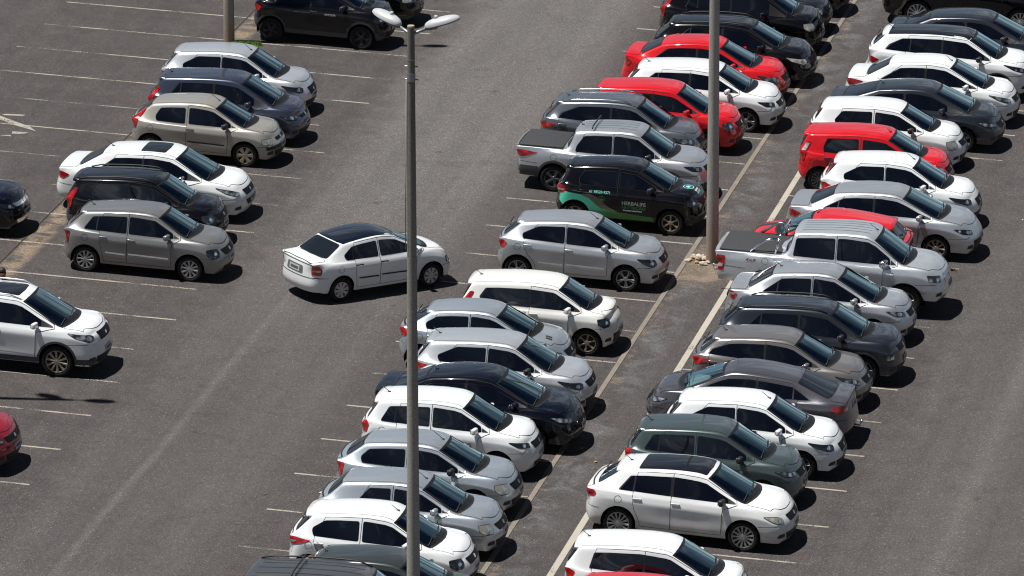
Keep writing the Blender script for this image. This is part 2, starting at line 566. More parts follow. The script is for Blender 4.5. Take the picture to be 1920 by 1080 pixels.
def rim_mesh(r, style, wd=.19, rim=.62):
    k = ('r', round(r, 3), style, rim)
    if k in _wheel: return _wheel[k]
    n, w0, w1, twin, dish = dict(five=(5, .055, .085, 0, .012), twin5=(5, .022, .03, 1, .01), ten=(10, .03, .06, 0, .004), six=(6, .03, .05, 0, .01),
                                 multi=(13, .014, .026, 1, .008), cover8=(8, .05, .10, 0, .0), steel=(5, .075, .12, 0, .0), holes=(6, .06, .115, 0, .0),
                                 seven=(7, .028, .05, 1, .01), nine=(9, .03, .045, 0, .01))[style]
    R0 = r * rim + .002; y0 = -wd * .5 * .86
    bm = bmesh.new()
    lathe_y(bm, [(R0, y0 + .004), (R0 - .004, y0 - .006), (R0 - .018, y0 - .006), (R0 - .022, y0 + .006), (R0 - .024, y0 + .05)], 40)
    lathe_y(bm, [(.062, y0 + .03), (.06, y0 + .006), (.05, y0 - .004), (.028, y0 - .008), (0, y0 - .009)], 20)
    for i in range(n):
        a = 2 * math.pi * i / n + .3
        for sgn in ((-1, 1) if twin else (0,)):
            a0, a1 = a + sgn * (.10 if twin else 0), a + sgn * (.32 / n * 2.2 if twin else 0)
            c0 = Vector((math.cos(a0), 0, math.sin(a0))) * .045; c1 = Vector((math.cos(a1), 0, math.sin(a1))) * (R0 - .012)
            t = (c1 - c0).normalized(); s = Vector((0, 1, 0)).cross(t)
            vs = []
            for c, wv, yy in ((c0, w0, y0 - .002 + dish * 0), (c0.lerp(c1, .5), (w0 + w1) / 2, y0 + dish - .004), (c1, w1, y0 - .003)):
                vs.append([bm.verts.new(c + s * wv * .5 + Vector((0, yy + .004, 0))), bm.verts.new(c + s * wv * .32 + Vector((0, yy - .004, 0))),
                           bm.verts.new(c - s * wv * .32 + Vector((0, yy - .004, 0))), bm.verts.new(c - s * wv * .5 + Vector((0, yy + .004, 0))),
                           bm.verts.new(c - s * wv * .45 + Vector((0, yy + .028, 0))), bm.verts.new(c + s * wv * .45 + Vector((0, yy + .028, 0)))])
            for A, B in zip(vs[:-1], vs[1:]):
                for j in range(6):
                    bm.faces.new((A[j], A[(j + 1) % 6], B[(j + 1) % 6], B[j]))
    bmesh.ops.recalc_face_normals(bm, faces=bm.faces)
    me = bm_me(bm, 'rim', False)
    _wheel[k] = me
    return me

def back_mesh(r, wd=.19, rim=.62):
    k = ('b', round(r, 3), rim)
    if k not in _wheel:
        bm = bmesh.new(); R0 = r * rim + .001
        lathe_y(bm, [(R0, -wd * .3), (R0 - .02, -wd * .06), (0.11, -wd * .06), (.10, -wd * .16), (0, -wd * .16)], 32)
        _wheel[k] = bm_me(bm, 'drum')
    return _wheel[k]

# ------------------------------------------------------------------ one car model -> list of parts
_models = {}
def make_model(key, spec):
    p = car_params(spec)
    hi, bm, bvh, (belt, X, Y, Z) = build_shell(p)
    xF, xR, xfa, xra, H = p['xF'], p['xR'], p['xfa'], p['xra'], p['H']
    w = p['W'] / 2; r = p['r']; zs = p['zs']
    parts = []     # (name, mesh, material key, parent index or None)
    def P(name, me, mk, par=None):
        parts.append((name, me, mk, par)); return len(parts) - 1
    def both(name, me, mk, par=None):
        a = P(name, me, mk, par); par2 = par
        return a
    side = frame_side(-1); top = frame_top()
    # --- windscreen outline (plan view) between the roof edge and the cowl
    cx, tx = xfa + p['cow'], xfa + p['tpx']
    yt = p['yr'] * w * .93; yb = w - .22
    ws = [(cx - .015, 0), (cx - .028, yb * .35), (cx - .075, yb * .72), (cx - .175, yb), (cx - .26, yb + .012),
          (tx + .005, yt + .0), (tx + .03, yt * .8), (tx + .055, yt * .4), (tx + .06, 0)]
    ws = ws + [(x, -y) for x, y in ws[-2:0:-1]]
    # --- cut the wheel arches and the windscreen aperture
    ra = r + .055; za = r + .012
    dele = []
    wsin = offset_poly(ws, -.035)
    for f in bm.faces:
        c = f.calc_center_median()
        if c.z < r + ra and abs(c.y) > w * .55 and abs(f.normal.y) > .25:
            if any((c.x - xa) ** 2 + (c.z - za) ** 2 < ra * ra for xa in (xfa, xra)): dele.append(f); continue
        if c.z > p['cz'] - .1 and tx - .02 < c.x < cx + .05 and inside((c.x, c.y), wsin): dele.append(f)
    bmesh.ops.delete(bm, geom=dele, context='FACES')
    for v in bm.verts:
        if v.is_boundary and v.co.z < r + ra + .1 and abs(v.co.y) > w * .55:
            for xa in (xfa, xra):
                d = Vector((v.co.x - xa, 0, v.co.z - za))
                if .02 < d.length < ra * 1.25 and v.co.z > zs + .005:
                    nn = d.normalized() * ra
                    v.co.x, v.co.z = xa + nn.x, za + nn.z
    body = P('body', bm_me(bm, 'body'), 'paint')
    # under floor and wheel wells
    b2 = bmesh.new()
    box_bm(b2, (0, 0, zs + .12), (xfa - xra - 2 * ra + .02, 2 * w - .16, .2))
    box_bm(b2, ((xfa + xF) / 2 - .02, 0, zs + .16), (xF - xfa - .16, 1.15 * w, .24))
    box_bm(b2, ((xra + xR) / 2 + .02, 0, zs + .16), (xra - xR - .16, 1.15 * w, .24))
    box_bm(b2, (xfa, 0, zs + .16), (2 * ra, 2 * w - .62, .24)); box_bm(b2, (xra, 0, zs + .16), (2 * ra, 2 * w - .62, .24))
    for xa in (xfa, xra):
        for s in (-1, 1):
            pr_ = [(xa + (ra + .012) * math.cos(t * math.pi / 10), (za + (ra + .012) * math.sin(t * math.pi / 10))) for t in range(-1, 12)]
            vo = [b2.verts.new((x, s * (w - .035), z)) for x, z in pr_]; vi = [b2.verts.new((x, s * (w - .33), z)) for x, z in pr_]
            for i in range(len(pr_) - 1): b2.faces.new((vo[i], vo[i + 1], vi[i + 1], vi[i]))
            b2.faces.new(vi)
    P('underbody', bm_me(b2, smooth=False), 'underbody')
    # --- rail curve in the side view (for the windows)
    rail = sorted([(X['f'][i], Z['f'][i]) for i in range(1, 7)])
    # sample the true surface edge: walk the f row
    def railz(x):
        return interp([q[0] for q in rail], [q[1] for q in rail], x)
    wb = p.get('wbelt', .03); wt = p.get('wtop', .062)
    def bz(x): return belt(x) + wb
    tipx = cx - p.get('tip', .46)
    def window(xlb, xlt, xrb, xrt, rad=.035, kick=None):
        """side window: bottom-left, top-left, bottom-right, top-right x in the side view"""
        lo = [(xlb, bz(xlb)), (xrb, bz(xrb))]
        n = 7
        up = []
        for i in range(n + 1):
            x = xrt + (xlt - xrt) * i / n
            up.append((x, max(railz(x) - wt - .012, bz(x) + .02)))
        poly = lo + up
        rd = [rad, rad if xrb - xrt < .1 else .01] + [rad if xrb - xrt < .1 else .01] + [.012] * (n - 1) + [rad]
        if kick:
            poly.append((xlb + kick[0], bz(xlb) + kick[1])); rd.append(kick[2] if len(kick) > 2 else .03)
        return rounded(poly, rd)
    Bx = p['B']; rb, rt = xra + p['rw'][0], xra + p['rw'][1]
    pw = p.get('pw', .055)
    kick = p.get('kick')
    # top of front window follows the pillar down to the tip
    wf = window(Bx + pw / 2, Bx + pw / 2 - .01, tipx, tipx - .02)
    wr = window(rb, rt, Bx - pw / 2, Bx - pw / 2 - .015, kick=kick)
    # black surround
    ptx = cx - .31
    sur = window(rb - .03, rt - .035, ptx, ptx - .02, .025, kick and (kick[0] - .02, kick[1]))
    sail = [(tipx + .012, bz(tipx)), (ptx, bz(ptx))] + [(x, max(railz(x) - wt - .012, bz(x) + .01)) for x in (ptx - .01, ptx - .08, (ptx + tipx) / 2, tipx + .012)]
    sail = rounded(sail, .008)
    # --- doors
    dt = .0
    def door_top(x): return railz(x) - .004
    xa_ = p.get('doorA', xfa - r - .15)
    fd = [(Bx, zs + .07), (xa_, zs + .07), (xa_ + .015, belt(xa_) - .09), (ptx + .03, belt(ptx) + .012)]
    n = 8; x1 = ptx
    for i in range(n + 1):
        x = x1 + (Bx - x1) * i / n
        fd.append((x, max(door_top(x), belt(x) + .03)))
    fd = rounded(fd, [.01, .05, .05, .01] + [.01] * (n + 1))
    doors = [(fd, wf, Bx + .10)]
    if p['doors'] == 4:
        xc = p.get('doorC', rb + .02 if p['quarter'] is None else p['quarter'])
        xct = p.get('doorCt', max(rt, xc + .05))
        arc = [(xra + (ra + .07) * math.cos(R(t)), za + (ra + .07) * math.sin(R(t))) for t in (8, 25, 42, 58)]
        arc = [a for a in arc if a[0] > xc + .02]
        rd = [(Bx - .004, zs + .07)] + [(Bx - .004, door_top(Bx))]
        for i in range(1, 6):
            x = Bx + (xct - Bx) * i / 5
            rd.append((x, door_top(x)))
        rd += [(xc, belt(xc) + .02), (xc, belt(xc) - .12)] + arc[::-1] + [(xra + ra + .07, zs + .07)]
        rd = rounded(rd, [.01, .01] + [.01] * 5 + [.04, .05] + [.03] * len(arc) + [.04])
        doors.append((rd, wr, (xc + .02) + .08))
    gaps = []
    for poly, win, hx in doors:
        gaps.append(seamring(bvh, poly, .009, side, .0056))
    for s in (-1, 1):
        g = join_me(gaps); P('door_seam', g if s == -1 else mirror_me(g), 'gap')
    dm = []
    for poly, win, hx in doors: dm.append(patch(bvh, offset_poly(poly, -.001), side, .0042, .03))
    sm_ = patch(bvh, offset_poly(sur, .004), side, .006, .03)
    hm = []
    for poly, win, hx in doors:
        hz_ = belt(hx) - .105
        loc, nor, _, _ = bvh.ray_cast(Vector((hx, -4, hz_)), Vector((0, 1, 0)))
        b3 = bmesh.new()
        box_bm(b3, (hx, loc.y - .022, hz_ + .006), (.19, .018, .028), None, .008)
        box_bm(b3, (hx - .075, loc.y - .008, hz_ + .006), (.03, .03, .024)); box_bm(b3, (hx + .075, loc.y - .008, hz_ + .006), (.03, .03, .024))
        hm.append(bm_me(b3))
        b3 = bmesh.new()
    cup = []
    for poly, win, hx in doors:
        hz_ = belt(hx) - .105
        cup.append(patch(bvh, rounded([(hx - .07, hz_ - .035), (hx + .07, hz_ - .035), (hx + .07, hz_ + .03), (hx - .07, hz_ + .03)], .03), side, .0062, .03))
    if p['pillar'] == 'black':
        mm = sm_
        for s in (-1, 1): P('window_surround', mm if s == -1 else mirror_me(mm), 'seal')
    else:
        se = [patch(bvh, offset_poly(win, .012), side, .006, .03) for _, win, _ in doors]
        if p['doors'] == 2: se.append(patch(bvh, offset_poly(wr, .012), side, .006, .03))
        if p.get('sailblack', 1):
            se.append(patch(bvh, sail, side, .0088, .02))
        g = join_me(se)
        for s in (-1, 1): P('window_seal', g if s == -1 else mirror_me(g), 'seal')
    for i, (poly, win, hx) in enumerate(doors):
        wn = patch(bvh, win, side, .0095, .03)
        for s in (-1, 1):
            f = (lambda m_: m_ if s == -1 else mirror_me(m_))
            d = P('door', f(dm[i]), 'paint')
            P('window', f(wn), 'tint', d); P('handle_recess', f(cup[i]), 'paint2', d); P('handle', f(hm[i]), 'handle', d)
            if p.get('mould'):
                z0 = .47 + (zs - .2)
                x0, x1_ = (Bx + .04, xa_ - .06) if i == 0 else (xra + ra + .12, Bx - .04)
                rbn = ribbon(bvh, [(x0, z0 + .02), (x1_, z0)], .035, side, .012)
                P('side_moulding', f(rbn), 'mould', d)
    if p['doors'] == 2 or p['quarter'] is not None:
        if p['doors'] == 2: qw = wr
        else:
            q0 = p['quarter']
            qw = window(rb, rt, q0 - .02, q0 + .03, .02, kick) if p.get('qsep') else None
        if qw:
            m_ = patch(bvh, qw, side, .0100, .03)
            for s in (-1, 1): P('quarter_window', m_ if s == -1 else mirror_me(m_), 'tint')
    # divider bars on the rear window
    if p.get('divider'):
        xd = p['divider']
        zt_ = railz(xd) - wt - .01
        if xd < rt: zt_ = min(zt_, bz(xd) + max(.03, (xd - rb) / (rt - rb)) * (railz(rt) - wt - bz(xd)))
        m_ = ribbon(bvh, [(xd, bz(xd)), (xd + .012, zt_)], .03, side, .0115)
        for s in (-1, 1): P('window_bar', m_ if s == -1 else mirror_me(m_), 'seal')
    # --- windscreen
    scr = patch(bvh, offset_poly(ws, -.012), top, .004, .05)
    P('windscreen', scr, 'screen')
    # black band round the screen
    outp = densify(offset_poly(ws, .012), .05); inp = []
    ctr = Vector((sum(q.x for q in outp) / len(outp), 0))
    for q in outp:
        o2 = Vector(q); dirx = .035 if q.x < tx + .12 else (.085 if q.x > cx - .30 else .04)
        v = (ctr - o2); v = v.normalized()
        o2 = Vector((o2.x + v.x * (dirx + .03), o2.y + v.y * .055)); inp.append(o2)
    co = []
    for q in list(outp) + inp:
        loc, nor, _, _ = bvh.ray_cast(Vector((q.x, q.y, 5)), Vector((0, 0, -1)))
        co.append(loc + nor * .0055 if loc else Vector((q.x, q.y, 1)))
    n = len(outp)
    P('screen_surround', me_from('band', co, [(i, (i + 1) % n, n + (i + 1) % n, n + i) for i in range(n)]), 'seal', len(parts) - 1)
    scr_i = len(parts) - 2
    # wipers
    for y0, y1 in ((-.10, .48), (-.62, -.06)):
        pts = []
        for t in range(6):
            y = (y0 + (y1 - y0) * t / 5) * w / .85; x = cx - .13 - .10 * abs(y / w) ** 2 - .06 * (t / 5)
            loc, nor, _, _ = bvh.ray_cast(Vector((x, y, 5)), Vector((0, 0, -1)))
            if loc: pts.append(loc + nor * .022)
        b3 = bmesh.new(); tube_bm(b3, pts, .010, 6)
        P('wiper', bm_me(b3), 'black')
    # cowl panel
    cw = [(cx + .035, 0), (cx + .02, yb * .35), (cx - .03, yb * .72), (cx - .13, yb * 1.02), (cx - .17, yb * 1.02), (cx - .07, yb * .72), (cx - .02, yb * .35), (cx - .005, 0)]
    cw = cw + [(x, -y) for x, y in cw[-2:0:-1]]
    P('cowl', patch(bvh, cw, top, .007, .04), 'black')
    # --- bonnet
    hf = xF - .18 - p['nose']
    bn = [(cx + .03, 0), (cx + .015, yb * .4), (cx - .04, yb * .75), (cx - .12, yb * 1.06), (cx + .1, w - .15), ((cx + xF) / 2, w - .17), (hf - .17, .67 * w), (hf - .03, .50 * w), (hf + .035, .25 * w), (hf + .045, 0)]
    bn = rounded(bn + [(x, -y) for x, y in bn[-2:0:-1]], .08)
    P('bonnet_seam', seamring(bvh, bn, .008, top, .0056), 'gap')
    P('bonnet', patch(bvh, bn, top, .0042, .035), 'bonnet')
    # --- rear glass
    qx, gx = xR + p['roofr'], xR + p['gl']
    rearfr = frame_az(180, (0, 0))
    y1, y2 = p['yr'] * w * .86, .70 * w
    zt, zb = H - p['qdz'] - .05, p['gz'] + .012
    if p.get('type') == 'sedan':
        rg = [(gx + .03, y2), (gx + .03, 0), (gx + .03, -y2), (qx - .02, -y1), (qx - .03, 0), (qx - .02, y1)]
        rg = [(gx + .015, 0), (gx + .035, y2 * .7), (gx + .075, y2), (qx - .03, y1), (qx - .055, y1 * .5), (qx - .06, 0)]
        rg = rounded(rg + [(x, -y) for x, y in rg[-2:0:-1]], .05)
        P('rear_window_seal', patch(bvh, offset_poly(rg, .015), top, .003, .04), 'seal')
        P('rear_window', patch(bvh, rg, top, .007, .04), 'rearglass')
    else:
        rg = rounded([(-y2, zb), (y2, zb), (y1, zt), (-y1, zt)], .06)
        P('rear_window_seal', patch(bvh, offset_poly(rg, .015), rearfr, .003, .04), 'seal')
        P('rear_window', patch(bvh, rg, rearfr, .007, .04), 'rearglass')
    # --- tail: lid seam, plate
    if p.get('type') == 'sedan':
        ld = [(gx - .01, 0), (gx + .02, y2), (gx - .02, .80 * w), (xR + .17, .78 * w), (xR + p['dk'] + .0, .70 * w), (xR + p['dk'] - .015, 0)]
        ld = rounded(ld + [(x, -y) for x, y in ld[-2:0:-1]], .04)
        P('boot_seam', seamring(bvh, ld, .010, top, .0056), 'gap'); P('boot_lid', patch(bvh, ld, top, .0042, .04), 'paint')
    else:
        zl = .62 + (zs - .2)
        ld = rounded([(-.66 * w, zl), (.66 * w, zl), (.76 * w, p['gz'] - .04), (-.76 * w, p['gz'] - .04)], .05)
        P('tailgate_seam', seamring(bvh, ld, .010, rearfr, .0056), 'gap'); P('tailgate', patch(bvh, ld, rearfr, .0042, .04), 'paint')
    pz = p.get('pz', .76 if p.get('type') != 'sedan' else .80) + (zs - .2) * .8
    pl = P('number_plate', patch(bvh, [(-.2, pz - .065), (.2, pz - .065), (.2, pz + .065), (-.2, pz + .065)], rearfr, .012, .06), 'plate')
    P('plate_text', patch(bvh, [(-.15, pz - .03), (.15, pz - .03), (.15, pz + .028), (-.15, pz + .028)], rearfr, .014, .06), 'platetext', pl)
    # --- nose: headlights, grilles, plate
    hz = p['hz']
    hl = p.get('head', [(-.40, -.03), (-.30, -.10), (-.03, -.165), (.10, -.165), (.15, -.10), (.13, -.045), (-.1, -.015)])
    hr_ = p.get('headround', .03)
    fc = (xF - .20, -w * .86)
    frz = frame_az(-48, fc, .0)
    hp = rounded([(u, hz + v) for u, v in hl], hr_)
    cu_ = sum(q[0] for q in hl) / len(hl) + .045; cv_ = hz + sum(q[1] for q in hl) / len(hl) - .012
    lens = patch(bvh, [(cu_ + .05 * math.cos(t * math.pi / 7), cv_ + .034 * math.sin(t * math.pi / 7)) for t in range(14)], frz, .0105, .03)
    m1 = patch(bvh, offset_poly(hp, .010), frz, .004, .022); m2 = patch(bvh, hp, frz, .009, .022)
    for s in (-1, 1):
        f = (lambda m_: m_ if s == -1 else mirror_me(m_))
        a = P('headlight', f(m2), 'head'); P('headlight_frame', f(m1), 'seal', a)
        if lens: P('headlight_lens', f(lens), 'lens', a)
    ff = frame_az(0, (0, 0))
    gr = p.get('grille', [(-.44, -.045), (.44, -.045), (.36, -.185), (-.36, -.185)])
    if gr:
        gp = rounded([(u, hz + v) for u, v in gr], .03)
        P('grille', patch(bvh, gp, ff, .006, .04), 'grillem')
        gz_ = [q[1] for q in gr]
        P('badge', patch(bvh, [(math.cos(t * math.pi / 6) * .05, hz + (max(gz_) + min(gz_)) / 2 + math.sin(t * math.pi / 6) * .04) for t in range(12)], ff, .012, .04), 'chrome')
    lg = p.get('lower', [(-.60, .40), (.60, .40), (.50, .245), (-.50, .245)])
    lg = rounded([(u * w / .85, v + (zs - .2)) for u, v in lg], .04)
    P('lower_grille', patch(bvh, lg, ff, .006, .04), 'grillem')
    pz = .47 + (zs - .2)
    pl = P('number_plate', patch(bvh, [(-.2, pz - .065), (.2, pz - .065), (.2, pz + .065), (-.2, pz + .065)], ff, .016, .06), 'plate')
    P('plate_text', patch(bvh, [(-.15, pz - .03), (.15, pz - .03), (.15, pz + .028), (-.15, pz + .028)], ff, .018, .06), 'platetext', pl)
    # fog lamp recess at the corner
    fz = p.get('fog', .36) + (zs - .2)
    fp = rounded([(-.05, fz - .05), (.16, fz - .05), (.14, fz + .045), (-.02, fz + .03)], .03)
    if p.get('fog', .36):
        m1 = patch(bvh, fp, frz, .005, .03)
        for s in (-1, 1): P('fog_recess', m1 if s == -1 else mirror_me(m1), 'black')
    # bumper seam
    bs = ribbon(bvh, [(-.50, hz - .235), (-.30, hz - .215), (-.05, hz - .20)], .010, frz, .003)
    for s in (-1, 1): P('bumper_seam', bs if s == -1 else mirror_me(bs), 'gap')
    # --- tail lights
    tc = (xR + .17, -w * .88)
    tfr = frame_az(-128, tc)
    tl = p.get('taill', [(-.13, .80), (.10, .78), (.16, .92), (.02, .97), (-.12, .96)])
    tp = rounded([(u, v) for u, v in tl], .03)
    m1 = patch(bvh, tp, tfr, .010, .022)
    tb = None
    if p.get('tailw'):
        tb = patch(bvh, rounded(p['tailw'], .015), tfr, .014, .02)
    for s in (-1, 1):
        f = (lambda m_: m_ if s == -1 else mirror_me(m_))
        a = P('tail_light', f(m1), 'taillm')
        if tb: P('reversing_lens', f(tb), 'white', a)
    bs = ribbon(bvh, [(xR + .12, .60 + (zs - .2)), (xra - ra - .03, .58 + (zs - .2))], .010, side, .003)
    for s in (-1, 1): P('bumper_seam', bs if s == -1 else mirror_me(bs), 'gap')
    # fuel flap ring on right side
    if p.get('flap', 1):
        fx, fz_ = xra - .02, belt(xra) - .16
        ring = []; c0 = [Vector((fx + math.cos(t * math.pi / 10) * .075, fz_ + math.sin(t * math.pi / 10) * .075)) for t in range(21)]
        P('fuel_flap', ribbon(bvh, c0, .007, side, .004), 'gap')
    # wheel arch lips
    for xa in (xfa, xra):
        t0, t1 = -28, 208
        wdt = p.get('lip', .024)
        pts = [(xa + (ra + wdt / 2 - .004) * math.cos(R(t)), za + (ra + wdt / 2 - .004) * math.sin(R(t))) for t in range(-20, 201, 5)]
        pts = [q for q in pts if q[1] > zs + .01]
        lm = ribbon(bvh, pts, wdt, side, .006, .06)
        for s in (-1, 1): P('wheel_arch_lip', lm if s == -1 else mirror_me(lm), 'lip')
    if p.get('clad'):
        sk = patch(bvh, [(xra + ra, zs + .01), (xfa - ra, zs + .01), (xfa - ra - .01, zs + .13), (xra + ra + .01, zs + .13)], side, .0065, .05)
        for s in (-1, 1): P('sill_cladding', sk if s == -1 else mirror_me(sk), 'clad')
        lo = p['clad'] if isinstance(p['clad'], float) else .16
        b1 = patch(bvh, [(-.95 * w, zs), (.95 * w, zs), (.95 * w, zs + lo), (-.95 * w, zs + lo)], ff, .0045, .05)
        b2_ = patch(bvh, [(-.95 * w, zs + .05), (.95 * w, zs + .05), (.95 * w, zs + lo + .12), (-.95 * w, zs + lo + .12)], rearfr, .0045, .05)
        P('bumper_cladding', b1, 'clad'); P('bumper_cladding', b2_, 'clad')
        for xx0, xx1, hh in ((xR + .10, xra - ra, lo + .12), (xfa + ra, xF - .1, lo)):
            c_ = patch(bvh, [(xx0, zs + .03), (xx1, zs + .03), (xx1, zs + hh), (xx0, zs + hh)], side, .0048, .05)
            for s in (-1, 1): P('bumper_cladding', c_ if s == -1 else mirror_me(c_), 'clad')
    # --- mirrors
    mx, mz = tipx - .09, belt(tipx) + .065
    loc, nor, _, _ = bvh.ray_cast(Vector((mx, -4, mz - .02)), Vector((0, 1, 0)))
    my = loc.y if loc else -w + .08
    b3 = bmesh.new(); sc_ = p.get('msc', 1.0)
    box_bm(b3, (mx - .02, my - .15, mz + .015), (.10 * sc_, .20 * sc_, .135 * sc_), Matrix.Rotation(R(-10), 3, 'Z'), .045, 4)
    mh = bm_me(b3)
    b3 = bmesh.new(); box_bm(b3, (mx, my - .04, mz - .035), (.06, .12, .035), None, .01)
    ms = bm_me(b3)
    b3 = bmesh.new(); box_bm(b3, (mx - .079 * sc_, my - .15, mz + .015), (.006, .15 * sc_, .095 * sc_), Matrix.Rotation(R(-10), 3, 'Z'), 0)
    mg = bm_me(b3)
    for s in (-1, 1):
        f = (lambda m_: m_ if s == -1 else mirror_me(m_))
        a = P('door_mirror', f(mh), 'mirror'); P('mirror_stalk', f(ms), 'black', a); P('mirror_glass', f(mg), 'chrome', a)
    # --- cabin
    b3 = bmesh.new()
    zf = zs + .22
    box_bm(b3, (cx - .36, 0, p['cz'] - .17), (.42, 2 * w - .34, .20), None, .06, 3)
    P('dashboard', bm_me(b3), 'inter')
    b3 = bmesh.new()
    ring = [(cx - .66 + .05 * math.sin(t * math.pi / 8), .36 + .18 * math.cos(t * math.pi / 8), p['cz'] - .10 + .17 * math.sin(t * math.pi / 8)) for t in range(17)]
    tube_bm(b3, ring, .014, 6, False); tube_bm(b3, [(cx - .66, .20, p['cz'] - .10), (cx - .66, .52, p['cz'] - .10)], .018, 6)
    P('steering_wheel', bm_me(b3), 'inter')
    sx = Bx + .12
    for y in (-.36, .36):
        b3 = bmesh.new()
        box_bm(b3, (sx + .22, y, zs + .34), (.5, .46, .16), None, .05)
        box_bm(b3, (sx - .08, y, zs + .66), (.14, .46, .62), Matrix.Rotation(R(-14), 3, 'Y'), .05)
        st = P('seat', bm_me(b3), 'seat')
        b3 = bmesh.new(); box_bm(b3, (sx - .18, y, zs + 1.00), (.09, .26, .18), Matrix.Rotation(R(-10), 3, 'Y'), .035)
        P('headrest', bm_me(b3), 'seat', st)
    b3 = bmesh.new(); box_bm(b3, (xra + .30, 0, zs + .58), (.16, 2 * w - .5, .6), Matrix.Rotation(R(-16), 3, 'Y'), .05)
    if p.get('type') != 'pickup': P('rear_seat', bm_me(b3), 'seat')
    # --- roof furniture
    def roofpt(x, y):
        loc, nor, _, _ = bvh.ray_cast(Vector((x, y, 5)), Vector((0, 0, -1)))
        return loc, nor
    an = p.get('ant')
    if an:
        ax = (qx + .10) if an == 'rear' else (tx - .04)
        loc, nor = roofpt(ax, 0)
        b3 = bmesh.new()
        ln = p.get('antl', .26)
        dx_ = -math.sin(R(52)) * ln
        ellipsoid_bm(b3, loc + Vector((0, 0, .008)), (.035, .018, .02), None, 10, 6)
        tube_bm(b3, [loc + Vector((0, 0, .01)), loc + Vector((dx_, 0, math.cos(R(52)) * ln))], [.008, .006], 6)
        P('antenna', bm_me(b3), 'black')
    if p.get('rails'):
        for s in (-1, 1):
            pts = []
            for t in range(9):
                x = qx + .06 + (tx - .12 - qx) * t / 8
                loc, nor = roofpt(x, s * p['yr'] * w * .90)
                pts.append(loc + Vector((0, 0, .012 if t in (0, 8) else .05)))
            b3 = bmesh.new(); tube_bm(b3, pts, .017, 6)
            P('roof_rail', bm_me(b3), 'railm')
    if p.get('crossbars'):
        for t in p['crossbars']:
            loc, nor = roofpt(t, 0); b3 = bmesh.new(); yy = p['yr'] * w * .92
            tube_bm(b3, [(t, -yy, loc.z + .03), (t, -yy * .9, loc.z + .09), (t, yy * .9, loc.z + .09), (t, yy, loc.z + .03)], .018, 6)
            P('roof_bar', bm_me(b3), 'black')
    if p.get('ribs'):
        for y in p['ribs']:
            pts = [(qx + .15, y), (tx - .15, y)]
            P('roof_rib', ribbon(bvh, pts, .03, top, .009, .08), 'paint')
    if p.get('sunroof'):
        x0, x1_, yy = p['sunroof']
        sr = rounded([(x0, -yy), (x1_, -yy), (x1_ + (.03 if x1_ > tx - .3 else 0), 0), (x1_, yy), (x0, yy)], [.05, .05, .01, .05, .05])
        P('sunroof_seal', patch(bvh, offset_poly(sr, .012), top, .003, .05), 'seal')
        P('sunroof', patch(bvh, sr, top, .007, .05), 'roofglass')
    if p.get('roofmat'):
        y3 = p['yr'] * w * .93
        rf = [(tx + .05, 0), (tx + .03, y3 * .6), (tx - .02, y3), (0, y3 * 1.02), (qx + .04, y3 * .97), (qx - .01, y3 * .6), (qx - .02, 0)]
        rf = rf + [(x, -y) for x, y in rf[-2:0:-1]]
        P('roof_panel', patch(bvh, rf, top, .003, .05), 'roofm')
    # roof seams near the rails
    for s in (-1, 1):
        yy = s * p['yr'] * w * .86
        if p.get('type') != 'pickup' and not p.get('noseam'):
            P('roof_seam', ribbon(bvh, [(qx + .02, yy * .97), (tx - .02, yy * .98)], .008, top, .0045, .06), 'gap')
    if p.get('type') not in ('sedan', 'pickup') and p.get('spoiler', 1):
        # roof spoiler lip over the rear glass
        loc, nor = roofpt(qx + .02, 0); sp = p.get('spl', .10)
        b3 = bmesh.new(); n = 10; rows = []
        for t in range(n + 1):
            y = -y1 * 1.04 + 2 * y1 * 1.04 * t / n
            l0, _ = roofpt(qx + .05, y)
            if l0 is None: l0 = loc
            e = 1 - .35 * abs(y / (y1 * 1.04)) ** 3
            rows.append([b3.verts.new((qx + .06, y, l0.z + .004)), b3.verts.new((qx - .03, y, l0.z - .002)), b3.verts.new((qx - .03 - sp * e, y, l0.z - .022)),
                         b3.verts.new((qx - .03 - sp * e, y, l0.z - .045)), b3.verts.new((qx - .0, y, l0.z - .06))])
        for A, B in zip(rows[:-1], rows[1:]):
            for j in range(4): b3.faces.new((A[j], A[j + 1], B[j + 1], B[j]))
        b3.faces.new(rows[0]); b3.faces.new(rows[-1][::-1])
        bmesh.ops.recalc_face_normals(b3, faces=b3.faces)
        P('spoiler', bm_me(b3), 'paint')
        b3 = bmesh.new()
        loc2, n2, _, _ = bvh.ray_cast(Vector((-5, .05, p['gz'] + .06)), Vector((1, 0, 0)))
        if loc2:
            tube_bm(b3, [loc2 + Vector((-.03, -.05, -.05)), loc2 + Vector((-.02, .10, .05)), loc2 + Vector((.0, .36, .09))], .012, 6)
            P('rear_wiper', bm_me(b3), 'black')
